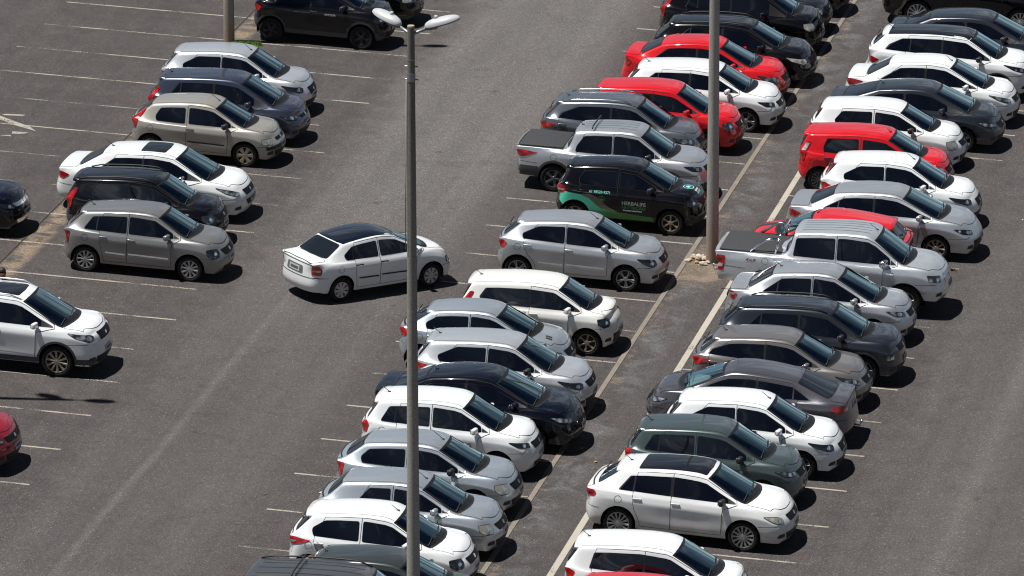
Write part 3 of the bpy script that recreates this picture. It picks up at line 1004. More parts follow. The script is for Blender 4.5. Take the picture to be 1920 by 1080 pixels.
    if p.get('type') == 'pickup':
        x0, x1_, yy = xR + .10, gx - .05, w - .16
        cv = rounded([(x0, -yy), (x1_, -yy), (x1_, yy), (x0, yy)], .06)
        b3 = bmesh.new()
        base = p['dz'] + .045
        box_bm(b3, ((x0 + x1_) / 2, 0, base + .004), (x1_ - x0, 2 * yy, .03), None, .012)
        P('bed_cover', bm_me(b3), 'cover')
        if p.get('rollbar'):
            for s in (-1, 1):
                b3 = bmesh.new()
                tube_bm(b3, [(x1_ - .72, s * (yy - .02), base + .01), (x1_ - .40, s * (yy - .06), base + .26), (x1_ - .30, s * (yy - .07), base + .30), (x1_ - .04, s * (yy - .10), base + .32),], .032, 8)
                tube_bm(b3, [(x1_ - .14, s * (yy - .02), base), (x1_ - .07, s * (yy - .07), base + .34)], .032, 8)
                P('roll_bar', bm_me(b3), 'chrome')
            b3 = bmesh.new(); pts = [(x1_ - .07, -(yy - .07), base + .30), (x1_ - .06, -(yy - .16), base + .42), (x1_ - .06, (yy - .16), base + .42), (x1_ - .07, (yy - .07), base + .30)]
            tube_bm(b3, pts, .032, 8)
            P('roll_bar', bm_me(b3), 'chrome')
        if p.get('towbar'):
            b3 = bmesh.new(); tube_bm(b3, [(xR + .05, 0, .50), (xR - .10, 0, .46), (xR - .14, 0, .54)], .022, 8); ellipsoid_bm(b3, (xR - .14, 0, .57), (.03, .03, .03))
            P('tow_hook', bm_me(b3), 'chrome')
    if p.get('towbar') and p.get('type') != 'pickup':
        b3 = bmesh.new(); tube_bm(b3, [(xR + .05, 0, .34), (xR - .08, 0, .33), (xR - .11, 0, .40)], .022, 8); ellipsoid_bm(b3, (xR - .11, 0, .43), (.028, .028, .028))
        P('tow_hook', bm_me(b3), 'chrome')
    if p.get('bumperdark'):
        b1 = patch(bvh, rounded([(-.93 * w, zs + .22), (.93 * w, zs + .22), (.93 * w, zs + .31), (-.93 * w, zs + .31)], .02), ff, .010, .05)
        P('bumper_strip', b1, 'black')
    for fn in p.get('extra', ()): fn(p, bvh, P, side, top, ff, rearfr, belt)
    hub = [(xfa, -1), (xfa, 1), (xra, -1), (xra, 1)]
    return dict(p=p, parts=parts, hub=hub, bvh=bvh)

# ------------------------------------------------------------------ placing a car
CARS = {}
def car(key, model, spec, place, paintm, label, cat='car', group=None, rim='ten', rimcol='silver', head='clear', tail='red', mirror='body', handle='body',
        mats=None, name='parked_car', seat='grey', steer=0.0, dirtw=0):
    if model not in _models: _models[model] = make_model(model, spec)
    M = _models[model]; p = M['p']
    x, y, yaw = place
    root = empty(name, (x, y, 0), R(yaw))
    tag(root, label, cat, group)
    rc = {'silver': pr('rim_silver', (0.42, 0.42, 0.43), 0.35, .75), 'grey': pr('rim_grey', (0.14, 0.14, 0.15), 0.4, .7), 'black': pr('rim_black', (0.02, 0.02, 0.022), 0.35, .2),
          'white': pr('rim_bright', (0.62, 0.62, 0.63), 0.35, .5), 'bronze': pr('rim_beige', (0.38, 0.33, 0.26), 0.45, .5)}[rimcol]
    D = {'lens': pr('lamp_reflector', (.85, .87, .9), .12, .9), 'paint': paintm, 'paint2': paintm, 'bonnet': paintm, 'underbody': pr('underbody', (0.008, 0.008, 0.008), 1.0, spec=0), 'gap': GAP(), 'seal': SEAL(), 'tint': TINT(),
         'screen': screen_glass(), 'black': BLACK(), 'rearglass': REARG(), 'plate': PLATE(), 'platetext': pr('plate_text', (0.08, 0.08, 0.09), .6), 'head': lamp_mat(head),
         'grillem': pr('grille_black', (0.004, 0.004, 0.005), .5, spec=.25), 'chrome': CHROME(), 'taillm': lamp_mat(tail), 'white': lamp_mat('whitelens'), 'lip': paintm, 'clad': GREYP(),
         'mirror': paintm if mirror == 'body' else (CHROME() if mirror == 'chrome' else BLACK()), 'inter': INTER(), 'seat': SEATM() if seat == 'grey' else SEATL(),
         'handle': paintm if handle == 'body' else (CHROME() if handle == 'chrome' else BLACK()), 'mould': BLACK(), 'railm': BLACK(), 'roofglass': pr('roof_glass', (0.01, 0.012, 0.016), .05, 0, 0, .6),
         'roofm': BLACK(), 'cover': pr('bed_cover_cloth', (0.036, 0.037, 0.040), .75)}
    if mats: D.update(mats)
    objs = []
    for nme, me, mk, par in M['parts']:
        m_ = D[mk] if mk in D else mk
        objs.append(ob(nme, me, m_, root if par is None else objs[par]))
    r = p['r']; rimf = p.get('rimf', .70)
    ty, rm, bk = tyre_mesh(r, rim=rimf), rim_mesh(r, rim, rim=rimf), back_mesh(r, rim=rimf)
    hy = p['W'] / 2 - .115
    for hx, s in M['hub']:
        wz = ob('wheel', ty, TYRE(), root); wz.location = (hx, s * hy, r - .004)
        rot = random.uniform(0, 6.28); st = R(steer) if hx > 0 else 0
        wz.rotation_euler = (0, 0 , st + (0 if s == -1 else math.pi))
        o = ob('rim', rm, rc, wz); o.rotation_euler = (0, rot, 0)
        o = ob('brake_drum', bk, pr('drum', (0.03, 0.028, 0.027), .7), wz)
    CARS[key] = root
    return root
PERSON_AT = (-13.3, -22.25, 0)
PLACE = {'L1': (-13.218, -1.308, 0), 'L2': (-12.776, -3.938, 0), 'L3': (-12.789, -5.999, 0), 'L4': (-12.748, -10.806, 0), 'L5': (-12.417, -13.154, 0), 'L6': (-11.731, -15.646, -0.4), 'L7': (-17.257, -13.667, 0), 'L8': (-12.785, -23.377, 0), 'L9': (-12.716, -30.413, 0), 'T1': (-12.623, 5.778, -1.21), 'T2': (-12.642, 8.319, 0), 'C1': (-6.555, -15.442, 46.13), 'M1': (-1.98, 13.273, 0), 'M2': (-2.164, 11.025, 0), 'M3': (-2.141, 9.047, 0), 'M4': (-1.799, 5.808, 0), 'M5': (-2.086, 3.677, 0), 'M6': (-1.792, 1.244, 0), 'M7': (-2.323, -1.136, 0), 'M8': (-3.042, -2.893, 0), 'M9': (-2.637, -5.59, 0), 'M10': (-1.82, -8.407, 0), 'M11': (-2.099, -13.189, 0.3), 'M12': (-1.949, -18.31, 0), 'M13': (-2.791, -20.623, 0), 'M14': (-1.906, -22.907, 0), 'M15': (-1.844, -25.317, 0), 'M16': (-2.092, -27.398, 0), 'M17': (-1.983, -30.002, 0), 'M18': (-1.768, -32.572, 0), 'M19': (-1.871, -34.907, 0), 'M20': (-1.21, -37.358, 0), 'M21': (-1.561, -39.389, 0), 'R0': (3.437, 13.186, 0), 'R1': (4.078, 8.781, 0), 'R2': (3.823, 6.247, 0), 'R3': (3.771, 3.63, 0), 'R4': (3.597, 1.243, 0), 'R5': (3.192, -0.894, 0), 'R6': (3.3, -3.513, 0), 'R7': (4.204, -5.84, 0), 'R8': (4.307, -8.382, 0), 'R9': (3.486, -10.961, 180), 'R10': (4.001, -13.096, 0), 'R11': (3.995, -15.552, 0), 'R12': (4.176, -18.501, 0), 'R13': (3.78, -20.615, 0), 'R14': (3.674, -23.113, 180), 'R15': (3.993, -25.359, 0), 'R16': (3.55, -27.543, 0), 'R17': (3.58, -30.196, -2), 'R18': (3.813, -35.133, 0), 'R19': (4.182, -37.611, 0)}

# ------------------------------------------------------------------ light, sky, camera
SUNV = Vector((-0.376, -0.090, 1.0)).normalized()
world = bpy.data.worlds.new('World'); scene.world = world; world.use_nodes = True
nt = world.node_tree; bg = nt.nodes['Background']
sky = nd(nt, 'ShaderNodeTexSky', sky_type='NISHITA'); sky.sun_disc = False
sky.sun_elevation = math.asin(SUNV.z); sky.sun_rotation = math.atan2(SUNV.x, SUNV.y)
sky.altitude = 1100; sky.air_density = 1.0; sky.dust_density = 0.6; sky.ozone_density = 1.5
tc = nd(nt, 'ShaderNodeTexCoord')
mp = nd(nt, 'ShaderNodeMapping'); mp.inputs['Scale'].default_value = (1, 1, 2.6); nt.links.new(tc.outputs['Generated'], mp.inputs[0])
cn = noise_node(nt, mp.outputs[0], 5.0, 7, 0.62, 0.6)
cr = ramp(nt, cn.outputs[0], [(0.50, (0, 0, 0)), (0.62, (1, 1, 1))])
spz = nd(nt, 'ShaderNodeSeparateXYZ'); nt.links.new(tc.outputs['Generated'], spz.inputs[0])
hb = nd(nt, 'ShaderNodeMapRange', interpolation_type='SMOOTHSTEP'); nt.links.new(spz.outputs[2], hb.inputs[0]); hb.inputs[1].default_value = .62; hb.inputs[2].default_value = .12
dsk = mix(nt, 1.0, sky.outputs[0], (.16, .20, .28), 'MULTIPLY')
hz_ = mix(nt, mth(nt, 'MULTIPLY', hb.outputs[0], .85), dsk, (2.8, 3.8, 5.1))
cc = mix(nt, mth(nt, 'MULTIPLY', cr.outputs[0], mth(nt, 'MULTIPLY_ADD', hb.outputs[0], .65, .03)), hz_, (12, 12.4, 13))
nt.links.new(cc, bg.inputs[0]); bg.inputs[1].default_value = SKY_STRENGTH
sl = bpy.data.lights.new('sun', 'SUN'); sl.energy = SUN_STRENGTH; sl.angle = R(0.53); sl.color = (1.0, 0.975, 0.94)
so = bpy.data.objects.new('sun', sl); COL.objects.link(so); so.rotation_euler = SUNV.to_track_quat('Z', 'Y').to_euler(); so.location = SUNV * 80

cam = bpy.data.cameras.new('camera'); co_ = bpy.data.objects.new('camera', cam); COL.objects.link(co_)
cr_, cd_, cf_ = (0.9784730751881315, 0.20311954653119052, 0.036508779065379644), (0.09329566825254801, -0.2775648234170553, -0.9561661398976484), (-0.18408247993003488, 0.9389889342364065, -0.2905398801617187)
co_.matrix_world = Matrix(((cr_[0], -cd_[0], -cf_[0], 24.329227), (cr_[1], -cd_[1], -cf_[1], -155.802736), (cr_[2], -cd_[2], -cf_[2], 43.703087), (0, 0, 0, 1)))
cam.sensor_width = 36; cam.lens = 12309.444 / 1920 * 36; cam.clip_start = 1; cam.clip_end = 3000
scene.camera = co_
scene.view_settings.view_transform = 'Standard'; scene.view_settings.look = 'None'
scene.view_settings.exposure = EXPOSURE; scene.view_settings.gamma = 1
scene.cycles.pixel_filter_type = 'BLACKMAN_HARRIS'; scene.cycles.filter_width = 1.15; scene.cycles.max_bounces = 8; scene.cycles.transparent_max_bounces = 12

# ------------------------------------------------------------------ ground
def ground_mat():
    m, nt, b = newmat('asphalt')
    tc = nd(nt, 'ShaderNodeTexCoord'); P_ = tc.outputs['Object']
    sp = nd(nt, 'ShaderNodeSeparateXYZ'); nt.links.new(P_, sp.inputs[0]); x, y = sp.outputs[0], sp.outputs[1]
    def band(v, a, b_, soft, inv=False):
        """1 between a and b_ with soft edges"""
        m1 = nd(nt, 'ShaderNodeMapRange', interpolation_type='SMOOTHSTEP'); nt.links.new(v, m1.inputs[0]); m1.inputs[1].default_value = a - soft; m1.inputs[2].default_value = a + soft
        m2 = nd(nt, 'ShaderNodeMapRange', interpolation_type='SMOOTHSTEP'); nt.links.new(v, m2.inputs[0]); m2.inputs[1].default_value = b_ - soft; m2.inputs[2].default_value = b_ + soft
        return mth(nt, 'MULTIPLY', m1.outputs[0], mth(nt, 'SUBTRACT', 1.0, m2.outputs[0]))
    big = noise_node(nt, P_, 0.22, 5, 0.6)
    mid = noise_node(nt, P_, 1.3, 6, 0.65)
    col = mix(nt, big.outputs[0], (0.051, 0.0462, 0.0452), (0.078, 0.0702, 0.0690))
    mr = ramp(nt, mid.outputs[0], [(0.3, (0.84, 0.84, 0.84)), (0.7, (1.16, 1.15, 1.14))])
    col = mix(nt, 1.0, col, mr.outputs[0], 'MULTIPLY')
    # driving lanes are worn lighter
    wob = mth(nt, 'MULTIPLY_ADD', mid.outputs[0], 1.2, -0.6); xw = mth(nt, 'ADD', x, wob)
    lane = mth(nt, 'ADD', band(xw, -9.6, -5.2, .8), band(xw, 6.9, 14.0, .8))
    gy = nd(nt, 'ShaderNodeMapRange', interpolation_type='SMOOTHSTEP'); nt.links.new(y, gy.inputs[0]); gy.inputs[1].default_value = -26; gy.inputs[2].default_value = 0
    lc = mix(nt, mth(nt, 'MULTIPLY', gy.outputs[0], band(x, -14, 0, 3)), (0.093, 0.084, 0.082), (0.162, 0.154, 0.148))
    col = mix(nt, mth(nt, 'MULTIPLY', lane, .5), col, lc)
    # tracks along the lanes
    mp = nd(nt, 'ShaderNodeMapping'); mp.inputs['Scale'].default_value = (1.5, 0.05, 1); nt.links.new(P_, mp.inputs[0])
    st = noise_node(nt, mp.outputs[0], 1.0, 4, 0.6)
    sr = ramp(nt, st.outputs[0], [(0.3, (0.88, 0.88, 0.88)), (0.7, (1.13, 1.13, 1.12))])
    col = mix(nt, 1.0, col, sr.outputs[0], 'MULTIPLY')
    brk = noise_node(nt, P_, 0.7, 4, 0.7)
    xs = mth(nt, 'ADD', x, mth(nt, 'MULTIPLY_ADD', noise_node(nt, P_, .2, 2).outputs[0], .25, -.125))
    s1 = mth(nt, 'MULTIPLY', band(xs, -8.19, -8.02, .09), band(y, -60, -15.5, 3.0))
    s1 = mth(nt, 'MULTIPLY', s1, mth(nt, 'MULTIPLY_ADD', brk.outputs[0], .9, .1))
    col = mix(nt, mth(nt, 'MULTIPLY', s1, .5), col, (0.17, 0.155, 0.145))
    s2 = mth(nt, 'MULTIPLY', band(xs, 8.6, 8.95, .25), band(y, -60, 20, 1))
    col = mix(nt, mth(nt, 'MULTIPLY', s2, mth(nt, 'MULTIPLY', brk.outputs[0], .45)), col, (0.19, 0.175, 0.165))
    # dark drips and stains
    stn = noise_node(nt, P_, 2.2, 3, 0.5, .6)
    dk = ramp(nt, stn.outputs[0], [(0.66, (0, 0, 0)), (0.74, (1, 1, 1))])
    col = mix(nt, mth(nt, 'MULTIPLY', dk.outputs[0], .45), col, (0.035, 0.03, 0.028))
    # path between the middle and the right-hand rows: soil washed along the kerb, pale and bluish film
    n3 = noise_node(nt, P_, 1.9, 6, 0.65, .5); n4 = noise_node(nt, P_, 1.1, 5, 0.6, .8)
    soil = mth(nt, 'MULTIPLY', band(x, .12, .38, .12), ramp(nt, n3.outputs[0], [(0.50, (0, 0, 0)), (0.66, (1, 1, 1))]).outputs[0])
    film = mth(nt, 'MULTIPLY', band(x, .25, .85, .25), ramp(nt, n4.outputs[0], [(0.46, (0, 0, 0)), (0.62, (1, 1, 1))]).outputs[0])
    col = mix(nt, mth(nt, 'MULTIPLY', film, .26), col, (0.21, 0.225, 0.235))
    col = mix(nt, mth(nt, 'MULTIPLY', soil, .5), col, (0.26, 0.195, 0.135))
    soil2 = mth(nt, 'MULTIPLY', band(x, -14.95, -14.45, .14), ramp(nt, n3.outputs[0], [(0.40, (0, 0, 0)), (0.56, (1, 1, 1))]).outputs[0])
    col = mix(nt, mth(nt, 'MULTIPLY', soil2, .75), col, (0.25, 0.19, 0.135))
    # damp brown earth round the lamp base
    v = nd(nt, 'ShaderNodeVectorMath', operation='DISTANCE'); nt.links.new(P_, v.inputs[0]); v.inputs[1].default_value = (0.62, -11.5, 0)
    rad = mth(nt, 'ADD', v.outputs['Value'], mth(nt, 'MULTIPLY_ADD', n3.outputs[0], 1.6, -.8))
    ea = nd(nt, 'ShaderNodeMapRange', interpolation_type='SMOOTHSTEP'); nt.links.new(rad, ea.inputs[0]); ea.inputs[1].default_value = 2.0; ea.inputs[2].default_value = .7
    path = band(x, .1, 1.32, .1)
    ec = mix(nt, ramp(nt, n4.outputs[0], [(.4, (0, 0, 0)), (.62, (1, 1, 1))]).outputs[0], (0.075, 0.058, 0.042), (0.21, 0.165, 0.12))
    col = mix(nt, mth(nt, 'MULTIPLY', mth(nt, 'MULTIPLY', ea.outputs[0], path), .85), col, ec)
    ce = nd(nt, 'ShaderNodeTexVoronoi', feature='DISTANCE_TO_EDGE'); ce.inputs['Scale'].default_value = .16
    wv = nd(nt, 'ShaderNodeVectorMath', operation='ADD'); nt.links.new(P_, wv.inputs[0]); wn = nd(nt, 'ShaderNodeVectorMath', operation='SCALE'); nt.links.new(noise_node(nt, P_, .9, 5, .7).outputs[1], wn.inputs[0]); wn.inputs['Scale'].default_value = 2.2; nt.links.new(wn.outputs[0], wv.inputs[1]); nt.links.new(wv.outputs[0], ce.inputs['Vector'])
    ck = ramp(nt, ce.outputs['Distance'], [(0.0, (1, 1, 1)), (0.006, (0, 0, 0))])
    col = mix(nt, mth(nt, 'MULTIPLY', ck.outputs[0], mth(nt, 'MULTIPLY', brk.outputs[0], .75)), col, (0.03, 0.026, 0.024))
    pt = noise_node(nt, P_, .5, 5, .7, .8); pr_ = ramp(nt, pt.outputs[0], [(.60, (0, 0, 0)), (.66, (1, 1, 1))])
    col = mix(nt, mth(nt, 'MULTIPLY', pr_.outputs[0], .22), col, (0.045, 0.04, 0.038))
    # aggregate: pale stones and dark pits
    v1 = nd(nt, 'ShaderNodeTexVoronoi'); v1.inputs['Scale'].default_value = 52; nt.links.new(P_, v1.inputs['Vector'])
    spx = nd(nt, 'ShaderNodeSeparateColor'); nt.links.new(v1.outputs['Color'], spx.inputs[0])
    fl = ramp(nt, spx.outputs[0], [(0.0, (0.66, 0.66, 0.66)), (0.5, (0.99, 0.99, 0.99)), (0.9, (1.28, 1.27, 1.25)), (0.965, (1.6, 1.56, 1.5)), (0.985, (2.7, 2.55, 2.4))])
    fl.color_ramp.interpolation = 'LINEAR'
    col = mix(nt, 1.0, col, fl.outputs[0], 'MULTIPLY')
    nz = noise_node(nt, P_, 55, 2, .6)
    nr = ramp(nt, nz.outputs[0], [(0.3, (0.85, 0.85, 0.85)), (0.7, (1.18, 1.18, 1.18))])
    col = mix(nt, 1.0, col, nr.outputs[0], 'MULTIPLY')
    nt.links.new(col, b.inputs['Base Color']); b.inputs['Roughness'].default_value = 0.85; b.inputs['Specular IOR Level'].default_value = 0.25
    bp = nd(nt, 'ShaderNodeBump'); bp.inputs['Strength'].default_value = 0.5; bp.inputs['Distance'].default_value = 0.01
    nt.links.new(nz.outputs[0], bp.inputs['Height']); nt.links.new(bp.outputs[0], b.inputs['Normal'])
    return m

def flat(name, quads, z, mat, parent=None):
    vs = []; fs = []
    for q in quads:
        i = len(vs); vs += [(a, b_, z) for a, b_ in q]; fs.append(tuple(range(i, i + len(q))))
    me = me_from(name, vs, fs, False)
    return ob(name, me, mat, parent)

g = flat('ground', [[(-900, -400), (900, -400), (900, 1500), (-900, 1500)]], 0, ground_mat())
tag(g, kind='structure')

def line_mat(name, base, wear):
    m, nt, b = newmat(name)
    tc = nd(nt, 'ShaderNodeTexCoord'); P_ = tc.outputs['Object']
    n1 = noise_node(nt, P_, 1.1, 4, .6); n2 = noise_node(nt, P_, 28, 3, .7)
    f = mth(nt, 'ADD', mth(nt, 'MULTIPLY', n1.outputs[0], .65), mth(nt, 'MULTIPLY', n2.outputs[0], .55))
    r = ramp(nt, f, [(wear, (0, 0, 0)), (wear + .09, (1, 1, 1))])
    b.inputs['Base Color'].default_value = (*base, 1); b.inputs['Roughness'].default_value = .8
    tr = nd(nt, 'ShaderNodeBsdfTransparent'); ms = nd(nt, 'ShaderNodeMixShader')
    c2 = mix(nt, n2.outputs[0], tuple(v * .75 for v in base), tuple(min(1, v * 1.15) for v in base)); nt.links.new(c2, b.inputs['Base Color'])
    nt.links.new(r.outputs[0], ms.inputs[0]); nt.links.new(tr.outputs[0], ms.inputs[1]); nt.links.new(b.outputs[0], ms.inputs[2])
    nt.links.new(ms.outputs[0], nt.nodes['Material Output'].inputs[0])
    return m
LM = line_mat('line_paint', (0.37, 0.335, 0.27), .52); LM2 = line_mat('line_paint_faded', (0.27, 0.25, 0.22), .56)
LW = line_mat('edge_line_paint', (0.42, 0.385, 0.32), .43)
BW = 2.41446
def yy(n): return -n * BW - .08
def bayline(x0, x1, n, mat, wd=.075, jit=0):
    o = flat('bay_line', [[(x0, yy(n) - wd / 2), (x1, yy(n) - wd / 2 + jit), (x1, yy(n) + wd / 2 + jit), (x0, yy(n) + wd / 2)]], .004, mat)
    tag(o, kind='structure'); return o
faint = {1, 3}
for n in range(-6, 16):
    xr = {1: -10.76, 7: -10.2, 9: -10.4}.get(n, -10.05)
    bayline(-19.92 if n < 1 else (-18.9 if n == 1 else -19.9), xr, n, LM2 if n in (1, 3, 4) else LM)
for n in range(-8, 16): bayline(-5.0, -.02, n, LM2 if n in (-2, 7, 14) else LM)
for n in range(-8, 16): bayline(1.47, 6.02 if n < 4 else 6.3, n, LM2 if n in (1, 6, 7, 9) else LM)
tag(flat('edge_line', [[(1.33, -60), (1.47, -60), (1.47, 40), (1.33, 40)]], .0045, LW), kind='structure')
# worn painted arrow at the far left
ar = line_mat('arrow_paint', (0.36, 0.33, 0.28), .50)
tag(flat('painted_arrow', [[(-19.6, -3.72), (-17.9, -4.98), (-17.25, -5.35), (-17.5, -5.0), (-19.5, -3.5)], [(-18.45, -4.2), (-17.95, -4.1), (-17.9, -3.98), (-18.4, -4.05)],
    [(-17.75, -5.75), (-17.45, -5.7), (-17.4, -5.5), (-17.8, -5.55)], [(-18.0, -6.0), (-17.7, -6.0), (-17.75, -5.88)]], .0085, ar), kind='structure')
# kerb strips
km, nt_, b_ = newmat('kerb_concrete')
tc_ = nd(nt_, 'ShaderNodeTexCoord'); a1 = noise_node(nt_, tc_.outputs['Object'], 1.6, 7, .8); a2 = noise_node(nt_, tc_.outputs['Object'], 40, 2, .6)
kc = mix(nt_, a1.outputs[0], (0.10, 0.085, 0.07), (0.31, 0.27, 0.22)); kc = mix(nt_, 1.0, kc, ramp(nt_, a2.outputs[0], [(.3, (.75, .75, .75)), (.7, (1.2, 1.2, 1.2))]).outputs[0], 'MULTIPLY')
nt_.links.new(kc, b_.inputs['Base Color']); b_.inputs['Roughness'].default_value = .9
bm = bmesh.new(); box_bm(bm, (.06, -15, -.002), (.11, 110, .03), None, .004)
tag(ob('kerb', bm_me(bm, smooth=False), km), kind='structure')
bm = bmesh.new(); box_bm(bm, (-15.0, -15, .0), (.035, 110, .012), None, 0)
tag(ob('kerb', bm_me(bm, smooth=False), pr('dark_joint', (0.022, 0.018, 0.016), .95)), kind='structure')

# ------------------------------------------------------------------ lamp posts
def concrete_mat():
    m, nt, b = newmat('pole_concrete')
    tc = nd(nt, 'ShaderNodeTexCoord'); P_ = tc.outputs['Object']
    sp = nd(nt, 'ShaderNodeSeparateXYZ'); nt.links.new(P_, sp.inputs[0])
    mp = nd(nt, 'ShaderNodeMapping'); mp.inputs['Scale'].default_value = (9, 9, .6); nt.links.new(P_, mp.inputs[0])
    n1 = noise_node(nt, mp.outputs[0], 1, 5, .6); n2 = noise_node(nt, P_, 35, 3, .6)
    c = mix(nt, n1.outputs[0], (0.28, 0.265, 0.235), (0.44, 0.415, 0.365))
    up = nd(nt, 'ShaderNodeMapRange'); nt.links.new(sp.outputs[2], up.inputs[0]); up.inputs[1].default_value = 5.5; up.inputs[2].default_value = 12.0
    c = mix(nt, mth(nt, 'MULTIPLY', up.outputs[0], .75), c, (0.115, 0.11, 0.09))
    lo = nd(nt, 'ShaderNodeMapRange'); nt.links.new(mth(nt, 'ADD', sp.outputs[2], mth(nt, 'MULTIPLY', n1.outputs[0], .8)), lo.inputs[0]); lo.inputs[1].default_value = 2.1; lo.inputs[2].default_value = .5
    c = mix(nt, mth(nt, 'MULTIPLY', lo.outputs[0], .6), c, (0.30, 0.17, 0.095))
    c = mix(nt, 1.0, c, ramp(nt, n2.outputs[0], [(.3, (.7, .7, .7)), (.7, (1.2, 1.2, 1.2))]).outputs[0], 'MULTIPLY')
    nt.links.new(c, b.inputs['Base Color']); b.inputs['Roughness'].default_value = .85
    bp = nd(nt, 'ShaderNodeBump'); bp.inputs['Strength'].default_value = .25; bp.inputs['Distance'].default_value = .004
    nt.links.new(n2.outputs[0], bp.inputs['Height']); nt.links.new(bp.outputs[0], b.inputs['Normal'])
    return m
PM = concrete_mat(); HW = pr('lamp_housing', (0.50, 0.51, 0.52), .35, 0, .3); HU = pr('lamp_under', (0.16, 0.16, 0.17), .5); ST = pr('steel_arm', (0.30, 0.32, 0.33), .45, .6)
def lamp_post(loc, label, H=13.6, r0=.141, r1=.067, az=(0, 180), group='concrete lamp posts of the car park', droop=0):
    root = empty('lamp_post', loc); root.rotation_euler = (R(.42), R(-2.05), 0)
    tag(root, label, 'lamp post', group)
    bm = bmesh.new(); n = 20
    rings = []
    for z in [i * H / 24 for i in range(25)]:
        r = r0 + (r1 - r0) * z / H
        rings.append([bm.verts.new((r * math.cos(2 * math.pi * k / n), r * math.sin(2 * math.pi * k / n), z)) for k in range(n)])
    for a, b in zip(rings[:-1], rings[1:]):
        for k in range(n): bm.faces.new((a[k], a[(k + 1) % n], b[(k + 1) % n], b[k]))
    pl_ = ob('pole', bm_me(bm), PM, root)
    bm = bmesh.new(); bmesh.ops.create_cone(bm, segments=20, radius1=r1 + .001, radius2=r1 - .004, depth=.02, cap_ends=True, matrix=Matrix.Translation((0, 0, H + .008))); ob('pole_cap', bm_me(bm, smooth=False), pr('cap_stone', (.36, .31, .22), .9), pl_)
    bm = bmesh.new(); bmesh.ops.create_cone(bm, segments=20, radius1=r1 + .012, radius2=r1 + .012, depth=.16, cap_ends=True, matrix=Matrix.Translation((0, 0, H - .95)))
    tube_bm(bm, [(-r1 - .05, 0, H - .75), (r1 + .06, 0, H - .75)], .014, 6); tube_bm(bm, [(-r1 - .05, .03, H - 1.0), (r1 + .06, .03, H - 1.0)], .014, 6)
    bmesh.ops.create_cone(bm, segments=20, radius1=r1 + .006, radius2=r1 + .006, depth=.03, cap_ends=True, matrix=Matrix.Translation((0, 0, H - .62)))
    ob('clamp_ring', bm_me(bm, smooth=False), ST, root)
    bm = bmesh.new(); tube_bm(bm, [(-r1 * .9 - .02, -.05, H - 1.0), (-.095, -.07, H - 3), (-.10, -.078, H - 4.2)], .010, 5)
    ob('cable', bm_me(bm), pr('grey_cable', (0.25, 0.25, 0.25), .6), root)
    for a in az:
        d = Vector((math.cos(R(a)), math.sin(R(a)), 0)); s = Vector((-d.y, d.x, 0))
        up = math.sin(R(16)); cu = math.cos(R(16)); dd = Vector((d.x * cu, d.y * cu, up)); nn = Vector((-d.x * up, -d.y * up, cu))
        bm = bmesh.new(); tube_bm(bm, [d * r1 * .5 + Vector((0, 0, H - .14)), d * (r1 + .02) + Vector((0, 0, H - .12)), Vector((0, 0, H - .12)) + dd * .32], .03, 10)
        arm = ob('lamp_arm', bm_me(bm), ST, root)
        c = Vector((0, 0, H - .12)) + dd * .60 + nn * .02
        bm = bmesh.new(); nu = 28; prof = []
        for i in range(nu + 1):
            t = i / nu; prof.append((-.34 + .68 * t, ((1 - abs(2 * t - 1) ** 2.6) ** .5) * (.150 - .035 * abs(t - .6)) + .004, ((1 - abs(2 * t - 1) ** 2.8) ** .5) * (.125 - .03 * t) + .003))
        rings = []
        for u, wv, hv in prof:
            rings.append([bm.verts.new(c + dd * u + s * wv * math.cos(math.pi * k / 12) + nn * hv * math.sin(math.pi * k / 12)) for k in range(13)])
        for A, B in zip(rings[:-1], rings[1:]):
            for k in range(12): bm.faces.new((A[k], A[k + 1], B[k + 1], B[k]))
        bmesh.ops.recalc_face_normals(bm, faces=bm.faces)
        hd = ob('lamp_head', bm_me(bm), HW, root)
        bm = bmesh.new(); rings = []
        for u, wv, hv in prof:
            rings.append([bm.verts.new(c + dd * u + s * wv * .985 * math.cos(math.pi * k / 8) - nn * ((.045 if u > -.1 else .08) * (wv / .135) ** .5 * math.sin(math.pi * k / 8) + .001)) for k in range(9)])
        for A, B in zip(rings[:-1], rings[1:]):
            for k in range(8): bm.faces.new((A[k], A[k + 1], B[k + 1], B[k]))
        bmesh.ops.recalc_face_normals(bm, faces=bm.faces)
        ob('lamp_underside', bm_me(bm), HU, hd)
        bm = bmesh.new(); bmesh.ops.create_cone(bm, segments=12, radius1=.036, radius2=.030, depth=.06, cap_ends=True, matrix=Matrix.Translation(c - dd * .08 + nn * .135))
        ob('photocell', bm_me(bm), HW, hd)
    return root
lamp_post((.67, -43.0, 0), 'concrete post with twin white lamp heads in front of the middle row', az=(14, 152))
lamp_post((.67, -11.0, 0), 'thick concrete post rising beside the pile of stones between two rows', r0=.15, r1=.075)
lamp_post((-14.87, 4.69, 0), 'concrete post at the top left with a grass tuft at its foot', r0=.145, r1=.075, az=(20, 165))
lamp_post((-15.35, -26.84, 0), 'concrete post off the left side whose lamp shadow lies on the asphalt', az=(10, 170))

